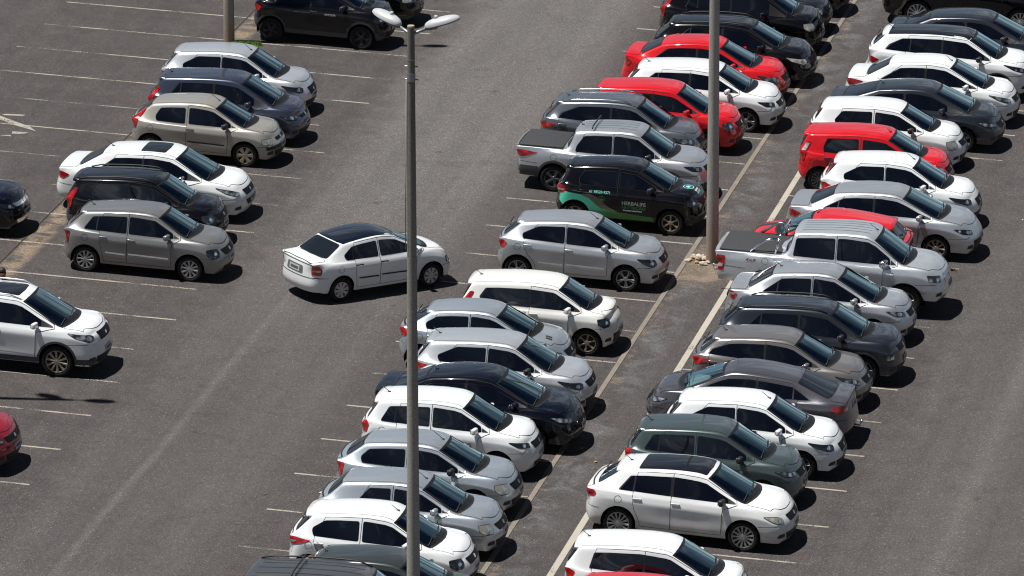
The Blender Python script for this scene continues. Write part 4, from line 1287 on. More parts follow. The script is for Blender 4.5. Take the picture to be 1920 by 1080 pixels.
# stones at the foot of the post
sm_m, nt_, b_ = newmat('pale_stone'); tc_ = nd(nt_, 'ShaderNodeTexCoord'); oi = nd(nt_, 'ShaderNodeObjectInfo')
nt_.links.new(ramp(nt_, oi.outputs['Random'], [(0, (.55, .50, .42)), (.6, (.42, .36, .28)), (1, (.40, .24, .14))]).outputs[0], b_.inputs['Base Color']); b_.inputs['Roughness'].default_value = .9
rs = random.Random(5)
for i in range(30):
    bm = bmesh.new(); bmesh.ops.create_icosphere(bm, subdivisions=2, radius=1)
    s = rs.uniform(.035, .075); sc = (s * rs.uniform(.8, 1.5), s * rs.uniform(.7, 1.2), s * rs.uniform(.6, .9)); off = Vector((rs.uniform(0, 50), 0, 0))
    for v in bm.verts:
        k = 1 + .35 * noise.noise(v.co * 1.6 + off); v.co = Vector((v.co.x * sc[0] * k, v.co.y * sc[1] * k, v.co.z * sc[2] * k))
    o = ob('stone', bm_me(bm, smooth=False), sm_m)
    a, rr = rs.uniform(0, 6.28), rs.uniform(0, 1) ** .6
    o.location = (.34 + math.cos(a) * rr * .34, -11.06 + math.sin(a) * rr * .34, sc[2] * .7 + (.05 if rr < .4 else 0)); o.rotation_euler = (0, 0, rs.uniform(0, 6))
    tag(o, 'one of the pale broken stones heaped at the foot of the concrete post', 'stone', 'pale stones heaped by the lamp post')
# grass tuft at the upper left post
bm = bmesh.new()
for i in range(1400):
    a, rr = rs.uniform(0, 6.28), rs.uniform(0, 1) ** .6
    x, y = -14.35 + math.cos(a) * rr * .42, 4.5 + math.sin(a) * rr * .28
    h = rs.uniform(.03, .09); t = rs.uniform(0, 6.28); wd = .012; lx, ly = rs.uniform(-.05, .05), rs.uniform(-.05, .05)
    v = [bm.verts.new((x - math.cos(t) * wd, y - math.sin(t) * wd, 0)), bm.verts.new((x + math.cos(t) * wd, y + math.sin(t) * wd, 0)), bm.verts.new((x + lx, y + ly, h))]
    bm.faces.new(v)
gm, nt_, b_ = newmat('grass'); tc_ = nd(nt_, 'ShaderNodeTexCoord'); a1 = noise_node(nt_, tc_.outputs['Object'], 9, 3)
nt_.links.new(mix(nt_, a1.outputs[0], (0.05, 0.14, 0.015), (0.22, 0.36, 0.06)), b_.inputs['Base Color'])
tag(ob('grass_tuft', bm_me(bm, smooth=False), gm), kind='stuff')
# scraps lying on the asphalt
def scrap(x, y, s, col, label, cat='litter'):
    bm = bmesh.new(); vs = [bm.verts.new((math.cos(t * 1.05) * s * rs.uniform(.6, 1.1), math.sin(t * 1.05) * s * rs.uniform(.4, .8), rs.uniform(.006, .03))) for t in range(6)]
    c = bm.verts.new((0, 0, .04))
    for i in range(6): bm.faces.new((vs[i], vs[(i + 1) % 6], c))
    o = ob('paper_scrap' if cat == 'litter' else 'dry_leaf', bm_me(bm, smooth=False), pr('scrap_%d' % int(col[0] * 100), col, .9)); o.location = (x, y, .004); o.rotation_euler = (0, 0, rs.uniform(0, 3))
    tag(o, label, cat)
scrap(-4.15, -30.15, .07, (.62, .58, .48), 'cream paper scrap on the asphalt left of the silver hatchbacks')
scrap(-5.25, -30.6, .05, (.35, .12, .07), 'small reddish leaf on the lane beside the lower middle row', 'leaf')
scrap(.9, -26.4, .05, (.55, .28, .06), 'orange leaf on the path above the white hatchback with black roof', 'leaf')
scrap(.45, -25.6, .05, (.50, .22, .06), 'brown leaf on the path near the navy sedan nose', 'leaf')
scrap(3.9 + 3.3, -5.2, .035, (.7, .68, .62), 'white fleck on the right-hand lane beside the long silver sedan')

# ------------------------------------------------------------------ the cars
WHITE = paint('white', (0.775, 0.80, 0.805), 0, .3); CREAM = paint('warm_white', (0.78, 0.775, 0.74), 0, .3)
SILVER = paint('silver', (0.60, 0.63, 0.66), .72, .38); BSILV = paint('blue_silver', (0.58, 0.64, 0.69), .72, .38); LSILV = paint('light_silver', (0.70, 0.735, 0.77), .64, .38)
BEIGE = paint('beige_silver', (0.42, 0.40, 0.355), .45, .42, .35); GREY = paint('mid_grey', (0.245, 0.245, 0.245), .5, .4); DGREY = paint('dark_grey', (0.028, 0.034, 0.046), .45, .3, .1)
BGREY = paint('blue_grey', (0.055, 0.068, 0.105), .5, .3, .12); SGREY = paint('steel_grey', (0.15, 0.165, 0.19), .5, .3, .15); BLK = paint('black', (0.005, 0.005, 0.007), 0, .2, .03)
NAVY = paint('navy', (0.003, 0.0045, 0.011), .1, .25, .08); RED = paint('red', (0.62, 0.008, 0.016), 0, .3, .08); DRED = paint('dark_red', (0.30, 0.008, 0.02), .1, .3, .1)
GREEN = paint('green_grey', (0.082, 0.112, 0.114), .45, .32, .12); BROWN = paint('brown_grey', (0.24, 0.225, 0.22), .5, .3, .15); VGREY = paint('violet_grey', (0.115, 0.112, 0.13), .5, .28, .12)
GGREY = paint('graphite', (0.10, 0.098, 0.10), .45, .32, .15)

def text_part(name, s, x0, z0, size, mkey, width=None):
    def fn(p, bvh, P, side, top, ff, rearfr, belt):
        cu = bpy.data.curves.new('t', 'FONT'); cu.body = s; cu.size = size; cu.offset = size * .012; cu.resolution_u = 2
        o = bpy.data.objects.new('t', cu); COL.objects.link(o)
        dg = bpy.context.evaluated_depsgraph_get(); me = bpy.data.meshes.new_from_object(o.evaluated_get(dg)); bpy.data.objects.remove(o)
        wmax = max(v.co.x for v in me.vertices); k = (width / wmax) if width else 1
        for sd in (-1, 1):
            m2 = me.copy()
            for v in m2.vertices:
                x = x0 + v.co.x * k if sd == -1 else x0 + wmax * k - v.co.x * k
                h = bvh.ray_cast(Vector((x, sd * 4, z0 + v.co.y)), Vector((0, -sd, 0)))
                v.co = Vector((x, (h[0].y if h[0] else 0) + sd * .009, z0 + v.co.y))
            if sd == 1 and False: m2.flip_normals()
            P(name, m2, mkey)
    return fn

def flat_part(name, pts, mkey, off=.008, fr='side', both=True, res=.03):
    def fn(p, bvh, P, side, top, ff, rearfr, belt):
        F = {'side': side, 'top': top, 'front': ff, 'rear': rearfr}[fr]
        m_ = patch(bvh, pts(p) if callable(pts) else pts, F, off, res)
        P(name, m_, mkey)
        if both and fr == 'side': P(name, mirror_me(m_), mkey)
    return fn

def circle(x, z, r, r2=None, n=20):
    return [(x + r * math.cos(2 * math.pi * t / n), z + (r2 or r) * math.sin(2 * math.pi * t / n)) for t in range(n)]

def livery(p, bvh, P, side, top, ff, rearfr, belt):
    m, nt, b = newmat('livery_green'); tc = nd(nt, 'ShaderNodeTexCoord'); sp = nd(nt, 'ShaderNodeSeparateXYZ'); nt.links.new(tc.outputs['Object'], sp.inputs[0])
    f = mth(nt, 'MULTIPLY_ADD', sp.outputs[0], 1.3, 1.25); f = mth(nt, 'SUBTRACT', f, mth(nt, 'MULTIPLY_ADD', sp.outputs[2], 1.6, -.85))
    r = ramp(nt, f, [(0.0, (0.10, 0.62, 0.42)), (0.55, (0.09, 0.45, 0.24)), (1.0, (0.07, 0.24, 0.05))]); nt.links.new(r.outputs[0], b.inputs['Base Color']); b.inputs['Roughness'].default_value = .35
    xr = p['xra']; ra = p['r'] + .06; za = p['r'] + .012
    arc = [(xr + ra * math.cos(R(t)), za + ra * math.sin(R(t))) for t in range(-5, 176, 15)]
    pts = [(xr + .36, .30), (xr + 1.90, .30), (xr + 1.90, .40), (xr + .94, .46), (xr + .62, .52), (xr + .50, .60), (xr + .34, .74), (xr + .12, .82), (xr - .10, .84), (xr - .25, .86), (xr - .36, .84), (xr - .385, .66), (xr - .34, .55)]
    pts = pts[:-2] + [(xr - .39, .70), (xr - .385, .62)] + [a for a in arc[::-1] if a[0] > xr - .34 and a[1] > .32]
    pm = patch(bvh, pts, side, .0075, .03); P('green_graphic', pm, m); P('green_graphic', mirror_me(pm), m)
    tan = pr('livery_tan', (0.16, 0.13, 0.10), .4)
    pm = patch(bvh, [(xr + .62, .525), (xr + .94, .462), (xr + 1.02, .47), (xr + .80, .56), (xr + .50, .80), (xr + .30, .86), (xr + .12, .828), (xr + .34, .745), (xr + .50, .605)], side, .0078, .03)
    P('tan_graphic', pm, tan); P('tan_graphic', mirror_me(pm), tan)
    g2 = pr('livery_logo', (0.05, 0.30, 0.10), .4); teal = pr('livery_teal', (0.25, 0.75, 0.62), .4); wt = pr('livery_white', (0.75, 0.76, 0.75), .4)
    cx_, cz_ = xr + .64, .745
    for y_ in (1,):
        rg = ribbon(bvh, circle(cx_, cz_, .078) + [(cx_ + .078, cz_)], .012, side, .010); P('leaf_emblem', rg, g2); P('leaf_emblem', mirror_me(rg), g2)
        for a in (-42, 0, 42):
            d = Vector((math.sin(R(a)), math.cos(R(a)))); n_ = Vector((d.y, -d.x)); c = Vector((cx_, cz_ - .045)); L_ = .105 if a == 0 else .085
            lf = [tuple(c + d * L_ * t + n_ * .016 * math.sin(math.pi * t)) for t in (0, .25, .5, .75, 1)] + [tuple(c + d * L_ * t - n_ * .016 * math.sin(math.pi * t)) for t in (.75, .5, .25)]
            pm = patch(bvh, lf, side, .0102, .03); P('leaf_emblem', pm, g2); P('leaf_emblem', mirror_me(pm), g2)
    hx, hy = p['xfa'] + .28, -.10
    rg = ribbon(bvh, circle(hx, hy, .12, .15) + [(hx + .12, hy)], .018, top, .010); P('bonnet_emblem', rg, teal)
    for a in (-40, 0, 40):
        d = Vector((math.cos(R(a)), math.sin(R(a)))); n_ = Vector((-d.y, d.x)); c = Vector((hx - .07, hy))
        lf = [tuple(c + d * .15 * t + n_ * .03 * math.sin(math.pi * t)) for t in (0, .25, .5, .75, 1)] + [tuple(c + d * .15 * t - n_ * .03 * math.sin(math.pi * t)) for t in (.75, .5, .25)]
        P('bonnet_emblem', patch(bvh, lf, top, .0102, .03), teal)
    for k, (a, b2, mt_) in enumerate(((-.28, -.02, wt), (-.28, .0, teal))):
        x_ = hx + .17 + k * .055
        for j in range(7):
            y_ = a + (b2 - a) * j / 7 + .04
            P('bonnet_lettering', patch(bvh, [(x_, y_), (x_ + .038, y_), (x_ + .038, y_ + .024), (x_, y_ + .024)], top, .0102, .03), mt_)
    for s, x0, z0, sz, mt_, w_ in (('61 98520-9271', .33, .885, .085, teal, .50), ('HERBALIFE', 1.12, .655, .125, wt, .58), ('NUTRIÇÃO', 1.12, .560, .105, g2, .58), ('Consultor Independente', 1.16, .505, .05, wt, .46)):
        text_part('door_lettering', s, xr + x0, z0, sz, mt_, w_)(p, bvh, P, side, top, ff, rearfr, belt)

HP = dict(
 tri=[(-.42, .02), (-.30, -.07), (-.02, -.15), (.12, -.15), (.14, -.07), (.02, -.03)],
 round=[(-.20, -.01), (-.20, -.12), (-.08, -.185), (.10, -.185), (.15, -.10), (.10, -.02), (-.06, .0)],
 box=[(-.16, -.03), (-.17, -.15), (.13, -.17), (.16, -.05)],
 sweep=[(-.42, .05), (-.24, -.06), (.0, -.13), (.13, -.14), (.13, -.08), (-.08, -.01)],
 slim=[(-.32, .01), (-.16, -.08), (.16, -.12), (.17, -.055), (-.10, .0)])
TP = dict(
 mid=[(-.13, .80), (.08, .78), (.17, .90), (.02, .97), (-.13, .96)],
 tall=[(-.10, .74), (.07, .74), (.09, 1.0), (.12, 1.20), (.03, 1.20), (-.07, 1.0)],
 low=[(-.15, .76), (.12, .76), (.26, .86), (.05, .92), (-.15, .90)],
 box=[(-.10, .66), (.08, .66), (.10, .92), (-.08, .93)],
 arrow=[(-.15, .84), (.05, .80), (.36, .93), (.05, .97), (-.14, .96)])
ka = dict(roofr=.47, L=3.886, W=1.695, H=1.50, WB=2.491, fo=.80, B=-.20, rw=(.08, .42), kick=(-.02, .10, .12), head=HP['tri'], ant='front', antl=.22, pillar='body', rimf=.68, grille=[(-.36, -.08), (.36, -.08), (.28, -.27), (-.28, -.27)], taill=TP['low'], hz=.80)
S = {}
S['L1'] = ('ka', ka, LSILV, dict(head='dark', rim='seven', label='pale silver hatchback topmost of the parked cars in the left row', cat='car'))
S['L2'] = ('fit', dict(roofr=0.42, L=3.998, W=1.694, H=1.535, WB=2.53, fo=.80, cow=.22, tpx=-.80, bf=.93, br=1.02, rw=(-.02, .22), quarter=-.95, divider=-1.02, taill=TP['tall'], head=HP['slim'], ant='rear', cz=.98, hz=.78, tip=.62, grille=[(-.40, -.05), (.40, -.05), (.32, -.12), (-.32, -.12)]), BGREY,
           dict(head='clear', rim='nine', rimcol='grey', label='dark blue-grey tall hatchback between the pale silver and the beige hatchbacks, left row'))
S['L3'] = ('palio2', dict(roofr=0.56, L=3.735, W=1.614, H=1.44, WB=2.361, fo=.77, doors=2, B=-.30, rw=(.12, .20), pillar='body', wbelt=.03, pw=.11, bf=.90, br=.945, hz=.745, cz=.95, head=HP['box'], taill=TP['tall'], mould=1, ant='front', kick=(-.03, .10, .14), spoiler=0, bumperdark=1, yr=.70, grille=[(-.34, -.05), (.34, -.05), (.32, -.12), (-.32, -.12)]), BEIGE,
           dict(head='hazy', rim='holes', rimcol='bronze', mirror='black', handle='black', tail='red', label='dusty beige-silver two-door hatchback with black side strip, left row'))
S['L4'] = ('p408', dict(type='sedan', L=4.69, W=1.815, H=1.50, WB=2.71, fo=.97, sunroof=(-.30, .28, .42), ant='rear', antl=.3, head=HP['sweep'], taill=TP['low'], cow=.20, tpx=-.78, tip=.62, hz=.80, rw=(.10, .50), quarter=-1.05, divider=-1.03, lower=[(-.42, .50), (.42, .50), (.34, .36), (-.34, .36)], yr=.68), WHITE,
           dict(head='clear', rim='five', mirror='chrome', label='white four-door sedan with dark sunroof, partly behind the black hatchback in the left row'))
S['L5'] = ('unoway', dict(L=3.77, W=1.64, H=1.50, WB=2.376, fo=.76, r=.30, bf=.94, br=.97, zs=.25, yr=.75, rw=(.10, .18), B=-.24, pillar='body', pw=.09, head=HP['round'], taill=TP['tall'], rails=1, clad=.20, hz=.82, cz=1.0, tpx=-.78, gl=.08, roofr=.30, lip=.05, kick=(-.02, .12, .08)), BLK,
           dict(head='clear', rim='five', rimcol='grey', mirror='black', handle='black', tail='red', mats=dict(lip=GREYP()), seat='light', label='black boxy hatchback with roof rails and grey bumpers behind the grey hatchback, left row'))
S['L6'] = ('polo', dict(roofr=0.52, L=3.90, W=1.65, H=1.47, WB=2.465, fo=.79, B=-.26, rw=(-.06, .12), quarter=-.92, divider=-1.00, pillar='body', pw=.07, bf=.925, br=.99, mould=1, ant='rear', antl=.18, head=HP['round'], taill=TP['box'], hz=.775, cow=.04, lower=[(-.50, .34), (.50, .34), (.44, .22), (-.44, .22)], fog=0), GREY,
           dict(head='dark', rim='ten', tail='darkred', mats=dict(mould=pr('bright_trim', (.78, .79, .8), .35, .2)), rimcol='silver', label='grey four-door hatchback with ten-spoke wheel covers at the front of the left row'))
S['L7'] = ('etios_s', dict(type='sedan', L=4.4, W=1.70, H=1.5, WB=2.55, fo=.86, head=HP['slim'], hz=.80, grille=[(-.55, -.02), (.55, -.02), (.48, -.10), (-.48, -.10)]), NAVY, dict(head='dark', mats=dict(grillem=CHROME()), label='dark blue car with only its nose showing at the left edge'))
S['L8'] = ('crv', dict(type='suv', L=4.53, W=1.82, H=1.655, WB=2.62, fo=.92, r=.35, zs=.28, sunroof=(-.35, .30, .42), rails=1, head=HP['tri'], clad=.16, lip=.05, rimf=.72, hz=.98, cow=.20, tpx=-.85, tip=.58, mould=1, grille=[(-.42, -.02), (.42, -.02), (.36, -.20), (-.36, -.20)], nose=.06), WHITE,
           dict(head='clear', rim='ten', rimcol='bronze', mats=dict(lip=GREYP(), railm=SILVER, mould=pr('bright_trim', (.78, .79, .8), .35, .2)), label='white sport utility car with dark sunroof cut off by the left edge', cat='car'))
S['L9'] = ('redl', dict(L=4.0, W=1.72, H=1.48, WB=2.55, fo=.84, head=HP['slim'], clad=.10, hz=.80, grille=[(-.5, -.04), (.5, -.04), (.42, -.16), (-.42, -.16)]), DRED, dict(head='clear', label='dark red car with only its front corner showing at the lower left edge'))
S['T1'] = ('kwid', dict(L=3.68, W=1.58, H=1.48, WB=2.423, fo=.68, r=.315, zs=.27, bf=.98, br=1.04, hz=.90, cz=1.05, head=HP['box'], clad=.20, lip=.055, taill=TP['mid'], rimf=.66, extra=[text_part('door_lettering', 'OUTSIDER', .22, .83, .07, 'white', .30)]), BLK,
           dict(head='dark', rim='five', rimcol='black', mirror='black', handle='black', mats=dict(lip=GREYP()), label='black compact hatchback with grey wheel arch trim at the top edge left of centre'))
S['T2'] = ('blk2', dict(L=4.0, W=1.72, H=1.5, WB=2.5, fo=.84, head=HP['box'], hz=.84, clad=.1), BLK, dict(head='hazy', label='black car whose nose pokes out behind the left lamp head at the top edge'))
S['C1'] = ('corsa', dict(type='sedan', L=3.99, W=1.608, H=1.40, WB=2.443, fo=.74, r=.285, B=-.18, rw=(.16, .36), quarter=-.85, qsep=0, divider=-.88, pillar='body', pw=.08, mould=1, head=HP['box'], taill=[(-.13, .68), (.10, .67), (.12, .80), (.04, .90), (-.12, .91)], tailw=[(-.10, .76), (.08, .755), (.09, .80), (-.10, .805)], roofmat=1, bf=.90, br=.93, dz=.965, gz=1.0, dk=.10, tail=0, hz=.72, cz=.94, zs=.22, pz=.73, kick=(-.04, .08, .14), gl=.44, roofr=.94, rimf=.66, noseam=1, yr=.71, ant=None, tip=.40, fog=0,
             extra=[flat_part('plate_recess', lambda p: rounded([(-.32, .66), (.32, .66), (.30, .84), (-.30, .84)], .04), pr('recess_grey', (0.13, 0.12, 0.11), .6), .006, 'rear'), flat_part('rear_bumper_seam', lambda p: [(-.76, .60), (.76, .60), (.76, .612), (-.76, .612)], 'gap', .006, 'rear'),
                    flat_part('trunk_lip_seam', lambda p: [(-.62, .905), (.62, .905), (.62, .92), (-.62, .92)], 'gap', .006, 'rear'), flat_part('tail_badge', [(-.50, .72), (-.47, .72), (-.47, .78), (-.50, .78)], pr('red_badge', (.5, .03, .03), .5), .008, 'rear')]), WHITE,
           dict(head='clear', rim='cover8', handle='black', mats=dict(roofm=pr('black_roof_film', (0.006, 0.009, 0.016), .08, 0, 1.0)), dirtw=1, name='driving_car', label='white four-door sedan with black roof turning across the lane'))
S['M1'] = ('blkA', dict(L=4.0, W=1.72, H=1.5, WB=2.5, fo=.84, hz=.80), BLK, dict(head='dark', label='black car cut off by the top edge, farthest in the middle row'))
S['M2'] = ('gryB', dict(L=4.1, W=1.72, H=1.46, WB=2.5, fo=.86, head=HP['round'], hz=.79), DGREY, dict(head='clear', label='dark grey car with round clear headlight near the top edge, middle row'))
S['M3'] = ('zafira', dict(L=4.33, W=1.74, H=1.62, WB=2.70, fo=.84, bf=.96, br=1.02, cow=.25, tpx=-.72, tip=.75, rw=(.0, .2), head=HP['round'], hz=.86, cz=1.04, zs=.23, taill=TP['tall'], divider=-1.05, grille=[(-.28, -.03), (.28, -.03), (.24, -.16), (-.24, -.16)]), BLK,
           dict(head='hazy', rim='five', label='black minivan with squarish hazy headlight, cut by the top edge of the middle row'))
S['M4'] = ('i30', dict(L=4.245, W=1.775, H=1.48, WB=2.65, fo=.86, head=HP['tri'], rails=1, hz=.78, cow=.12, taill=TP['mid'], rw=(.0, .30), quarter=-1.05, divider=-1.02), BLK,
           dict(head='hazy', rim='five', label='glossy black hatchback between the black minivan and the red sedan, middle row'))
S['M5'] = ('prisma', dict(type='sedan', L=4.275, W=1.705, H=1.478, WB=2.528, fo=.84, head=HP['tri'], taill=TP['mid'], hz=.80, gl=.50, roofr=1.06, dz=1.06, gz=1.09, grille=[(-.40, -.05), (.40, -.05), (.32, -.2), (-.32, -.2)]), RED,
           dict(head='clear', rim='five', label='bright red four-door sedan with raised boot in the upper middle row'))
S['M6'] = ('polo18', dict(roofr=0.48, L=4.057, W=1.751, H=1.47, WB=2.565, fo=.82, head=HP['slim'], rim_=1, hz=.79, ant='rear', antl=.2, B=-.2, rw=(-.08, .22), quarter=-.98, divider=-1.02, taill=TP['mid'], rimf=.74), WHITE,
           dict(head='dark', rim='twin5', rimcol='silver', label='white hatchback with twin-spoke alloy wheels between the two red cars'))
S['M7'] = ('palio12', dict(L=3.875, W=1.67, H=1.51, WB=2.42, fo=.80, head=HP['round'], hz=.82, bf=.95, br=1.0, taill=TP['tall'], B=-.18, rw=(.02, .2), yr=.73, gl=.08, roofr=0.36, cz=1.0, clad=0), RED,
           dict(head='clear', rim='five', label='bright red hatchback with round clear headlight left of the tall post'))
S['M8'] = ('hb20x', dict(roofr=0.55, L=4.08, W=1.72, H=1.55, WB=2.5, fo=.82, rails=1, head=HP['tri'], hz=.82, zs=.26, taill=TP['arrow'], rw=(-.22, .30), kick=(.10, .11, .03), bf=.97, br=1.06, cz=1.02, ant='rear', antl=.1, spl=.14), SGREY,
           dict(head='clear', rim='five', mats=dict(railm=CHROME()), label='steel-grey hatchback with silver roof rails between the red hatchback and the silver pickup'))
S['M9'] = ('strada', dict(type='pickup', L=4.72, W=1.75, H=1.59, WB=2.80, fo=.92, r=.33, zs=.30, bf=1.0, br=1.02, hz=.90, cz=1.06, dz=1.03, gz=1.08, gl=1.22, roofr=1.42, rw=(.50, .68), B=.0, tpx=-.76, clad=.18, lip=.06, head=HP['slim'], taill=TP['arrow'], ribs=(-.3, -.1, .1, .3), ant='rear', antl=.15, crossbars=(-.55,), yr=.70, rimf=.68, pillar='body', pw=.06, kick=(.02, .12, .04)), SILVER,
           dict(cat='pickup truck', name='parked_pickup', head='dark', rim='five', rimcol='grey', mirror='black', mats=dict(lip=GREYP()), label='silver small pickup with black cargo cover behind the black car with green graphics'))
S['M10'] = ('mobi', dict(L=3.58, W=1.633, H=1.52, WB=2.305, fo=.72, r=.305, zs=.27, bf=.98, br=1.03, hz=.90, cz=1.04, head=HP['box'], taill=[(-.14, .80), (.10, .80), (.17, .88), (.10, .98), (-.10, 1.0)], tailw=[(-.10, .87), (.08, .86), (.13, .90), (-.08, .915)], rw=(.08, .16), B=-.15, pillar='body', pw=.09, clad=.12, rimf=.68, extra=[livery], kick=(-.02, .10, .10), roofr=.36), BLK,
           dict(head='dark', rim='six', rimcol='bronze', mirror='black', mats=dict(clad=BLACK()), label='black compact car with green sweep and advertising lettering on its doors'))
S['M11'] = ('onix', dict(roofr=0.58, L=3.93, W=1.705, H=1.476, WB=2.528, fo=.82, B=-.18, rw=(.10, .42), pillar='body', pw=.06, mould=1, ant='front', antl=.22, head=[(-.34, -.01), (-.20, -.12), (-.02, -.19), (.13, -.18), (.12, -.07), (-.1, -.02)], taill=TP['mid'], kick=(-.03, .09, .12), hz=.80, grille=[(-.40, -.05), (.40, -.05), (.32, -.2), (-.32, -.2)], rimf=.72), SILVER,
           dict(head='dark', rim='twin5', mats=dict(mould=pr('bright_trim', (.78, .79, .8), .35, .2)), label='silver hatchback with bright side strips left of the tall post and its stones'))
S['M12'] = ('up', dict(L=3.605, W=1.645, H=1.50, WB=2.421, fo=.62, doors=2, B=-.12, rw=(.02, .10), yr=.73, bf=.94, br=.985, hz=.86, cz=1.02, cow=.12, tpx=-.72, tip=.45, pw=.035, head=HP['round'], taill=TP['tall'], roofr=.30, gl=.08, ant='rear', antl=.2, grille=None, lower=[(-.55, .46), (.55, .46), (.50, .24), (-.50, .24)], kick=(-.03, .10, .10)), CREAM,
           dict(head='dark', rim='six', rimcol='bronze', mirror='body', label='cream-white short two-door city car in the centre of the middle row'))
S['M13'] = ('p207', dict(gl=0.26, roofr=0.74, L=3.87, W=1.67, H=1.45, WB=2.443, fo=.84, head=HP['sweep'], taill=TP['mid'], hz=.74, bf=.91, br=.98, pillar='body', pw=.07, rw=(.12, .32), B=-.16, kick=(-.04, .10, .14), nose=.03, extra=[flat_part('bonnet_vent', [(1.48, -.36), (1.62, -.36), (1.62, -.30), (1.48, -.30)], 'black', .010, 'top'), flat_part('bonnet_vent', [(1.50, -.46), (1.64, -.46), (1.64, -.40), (1.50, -.40)], 'black', .010, 'top')]), BSILV,
           dict(head='clear', rim='five', label='blue-silver hatchback with two black bonnet vents beside the cream city car'))
S['M14'] = ('argo', dict(roofr=0.44, L=3.998, W=1.724, H=1.50, WB=2.521, fo=.84, head=HP['tri'], taill=TP['arrow'], hz=.82, ant='rear', antl=.2, rw=(.06, .42), pillar='body', pw=.07, kick=(-.06, .10, .10), lower=[(-.62, .42), (.62, .42), (.52, .24), (-.52, .24)]), LSILV,
           dict(head='dark', rim='five', mirror='black', label='light silver hatchback with black door mirrors above the navy sedan'))
S['M15'] = ('focus', dict(type='sedan', L=4.56, W=1.82, H=1.47, WB=2.648, fo=.93, head=HP['slim'], taill=TP['low'], hz=.80, roofr=1.25, gl=.50, ant='rear', antl=.15, rw=(-.15, .40), grille=[(-.34, -.16), (.34, -.16), (.30, -.32), (-.30, -.32)], cow=.14, rimf=.74), NAVY,
           dict(head='clear', rim='multi', rimcol='silver', label='near-black navy long sedan in the lower half of the middle row'))
S['M16'] = ('fox', dict(roofr=0.42, L=3.82, W=1.66, H=1.53, WB=2.465, fo=.78, head=HP['slim'], taill=[(-.08, .78), (.07, .78), (.10, .95), (.04, 1.02), (-.06, 1.0)], hz=.83, ant='rear', antl=.22, bf=.96, br=1.02, rw=(-.06, .10), quarter=-.95, divider=-1.0, pillar='body', pw=.08, B=-.22, yr=.73, cz=1.03, lower=[(-.50, .36), (.50, .36), (.44, .24), (-.44, .24)], fog=0), WHITE,
           dict(head='dark', rim='ten', label='white tall hatchback directly below the navy sedan in the middle row'))
S['M17'] = ('palio06', dict(L=3.85, W=1.634, H=1.43, WB=2.373, fo=.82, doors=2, B=-.28, rw=(-.02, .10), pillar='body', pw=.09, bf=.90, br=.94, hz=.76, cz=.95, head=HP['round'], taill=TP['box'], ant='front', antl=.34, kick=(-.04, .10, .16), spoiler=0, gl=.22, roofr=0.63), BSILV,
           dict(head='hazy', rim='five', mirror='black', label='blue-silver two-door hatchback with long rear side window left of the centre post'))
S['M18'] = ('palio4', dict(L=3.85, W=1.634, H=1.43, WB=2.373, fo=.82, B=-.22, rw=(.22, .48), pillar='body', pw=.09, bf=.90, br=.94, hz=.76, cz=.95, head=HP['round'], taill=TP['box'], ant='front', antl=.2, spoiler=0, gl=.22, roofr=0.55), BSILV,
           dict(head='hazy', rim='five', label='silver four-door hatchback with steep rear glass, third from the bottom of the middle row'))
S['M19'] = ('etios', dict(roofr=0.52, L=3.777, W=1.695, H=1.50, WB=2.46, fo=.78, B=-.22, rw=(.06, .26), pillar='body', pw=.09, kick=(-.05, .12, .16), head=HP['round'], taill=TP['arrow'], tailw=[(-.10, .86), (.04, .85), (.10, .90), (-.08, .90)], hz=.80, ant='front', antl=.18, spl=.16, bf=.94, br=1.0), WHITE,
           dict(head='dark', rim='ten', label='white hatchback with large rear spoiler at the foot of the middle row'))
S['M20'] = ('clio', dict(L=3.82, W=1.64, H=1.42, WB=2.47, fo=.76, ant='rear', antl=.26, spoiler=0, roofr=.55, gl=.2, bf=.9, br=.95), paint('slate', (0.06, 0.072, 0.07), .45, .32, .12),
           dict(label='dark green-grey hatchback with antenna, cut off by the bottom edge'))
S['M21'] = ('doblo', dict(L=4.25, W=1.76, H=1.68, WB=2.60, fo=.80, yr=.78, rails=1, crossbars=(-.9,), ribs=(-.3, 0, .3), bf=1.05, br=1.12, cz=1.12, hz=.95, gz=1.15, dz=1.08, roofr=.30, taill=TP['tall'], pillar='body', spoiler=0), GGREY,
           dict(label='dark grey minivan roof with black roof rails at the bottom edge'))
S['R0'] = ('blksuv', dict(type='suv', L=4.7, W=1.86, H=1.72, WB=2.75, fo=.90, r=.36, rimf=.74), BLK, dict(rim='multi', rimcol='white', label='black sport utility car at the top right corner with bright multi-spoke wheel'))
S['R1'] = ('city', dict(type='sedan', L=4.55, W=1.78, H=1.46, WB=2.66, fo=.90, roofr=1.2, gl=.5, rw=(-.1, .35)), DGREY, dict(mirror='body', rim='five', label='dark grey sedan second from the top right corner'))
S['R2'] = ('kicks', dict(roofr=0.5, type='suv', L=4.30, W=1.77, H=1.59, WB=2.61, fo=.84, bf=1.0, br=1.10, hz=.93, taill=TP['low'], roofmat=1, rw=(-.30, .12), quarter=-1.1, divider=-1.0, kick=(.12, .12, .02), ant='rear', antl=.2, head=HP['sweep'], r=.34, lip=.04), WHITE,
           dict(head='dark', rim='five', rimcol='grey', mirror='black', mats=dict(lip=GREYP(), roofm=paint('black2', (0.008, 0.008, 0.009), 0, .2, 0), bonnet=WHITE), label='white crossover with black roof and mirrors in the upper right row'))
S['R3'] = ('versa', dict(type='sedan', L=4.455, W=1.695, H=1.50, WB=2.6, fo=.86, head=HP['sweep'], taill=TP['arrow'], ant='front', antl=.2, hz=.80, rw=(.02, .5), pillar='black', cow=.16), WHITE,
           dict(head='clear', rim='seven', label='white four-door sedan with red boomerang tail light in the upper right row'))
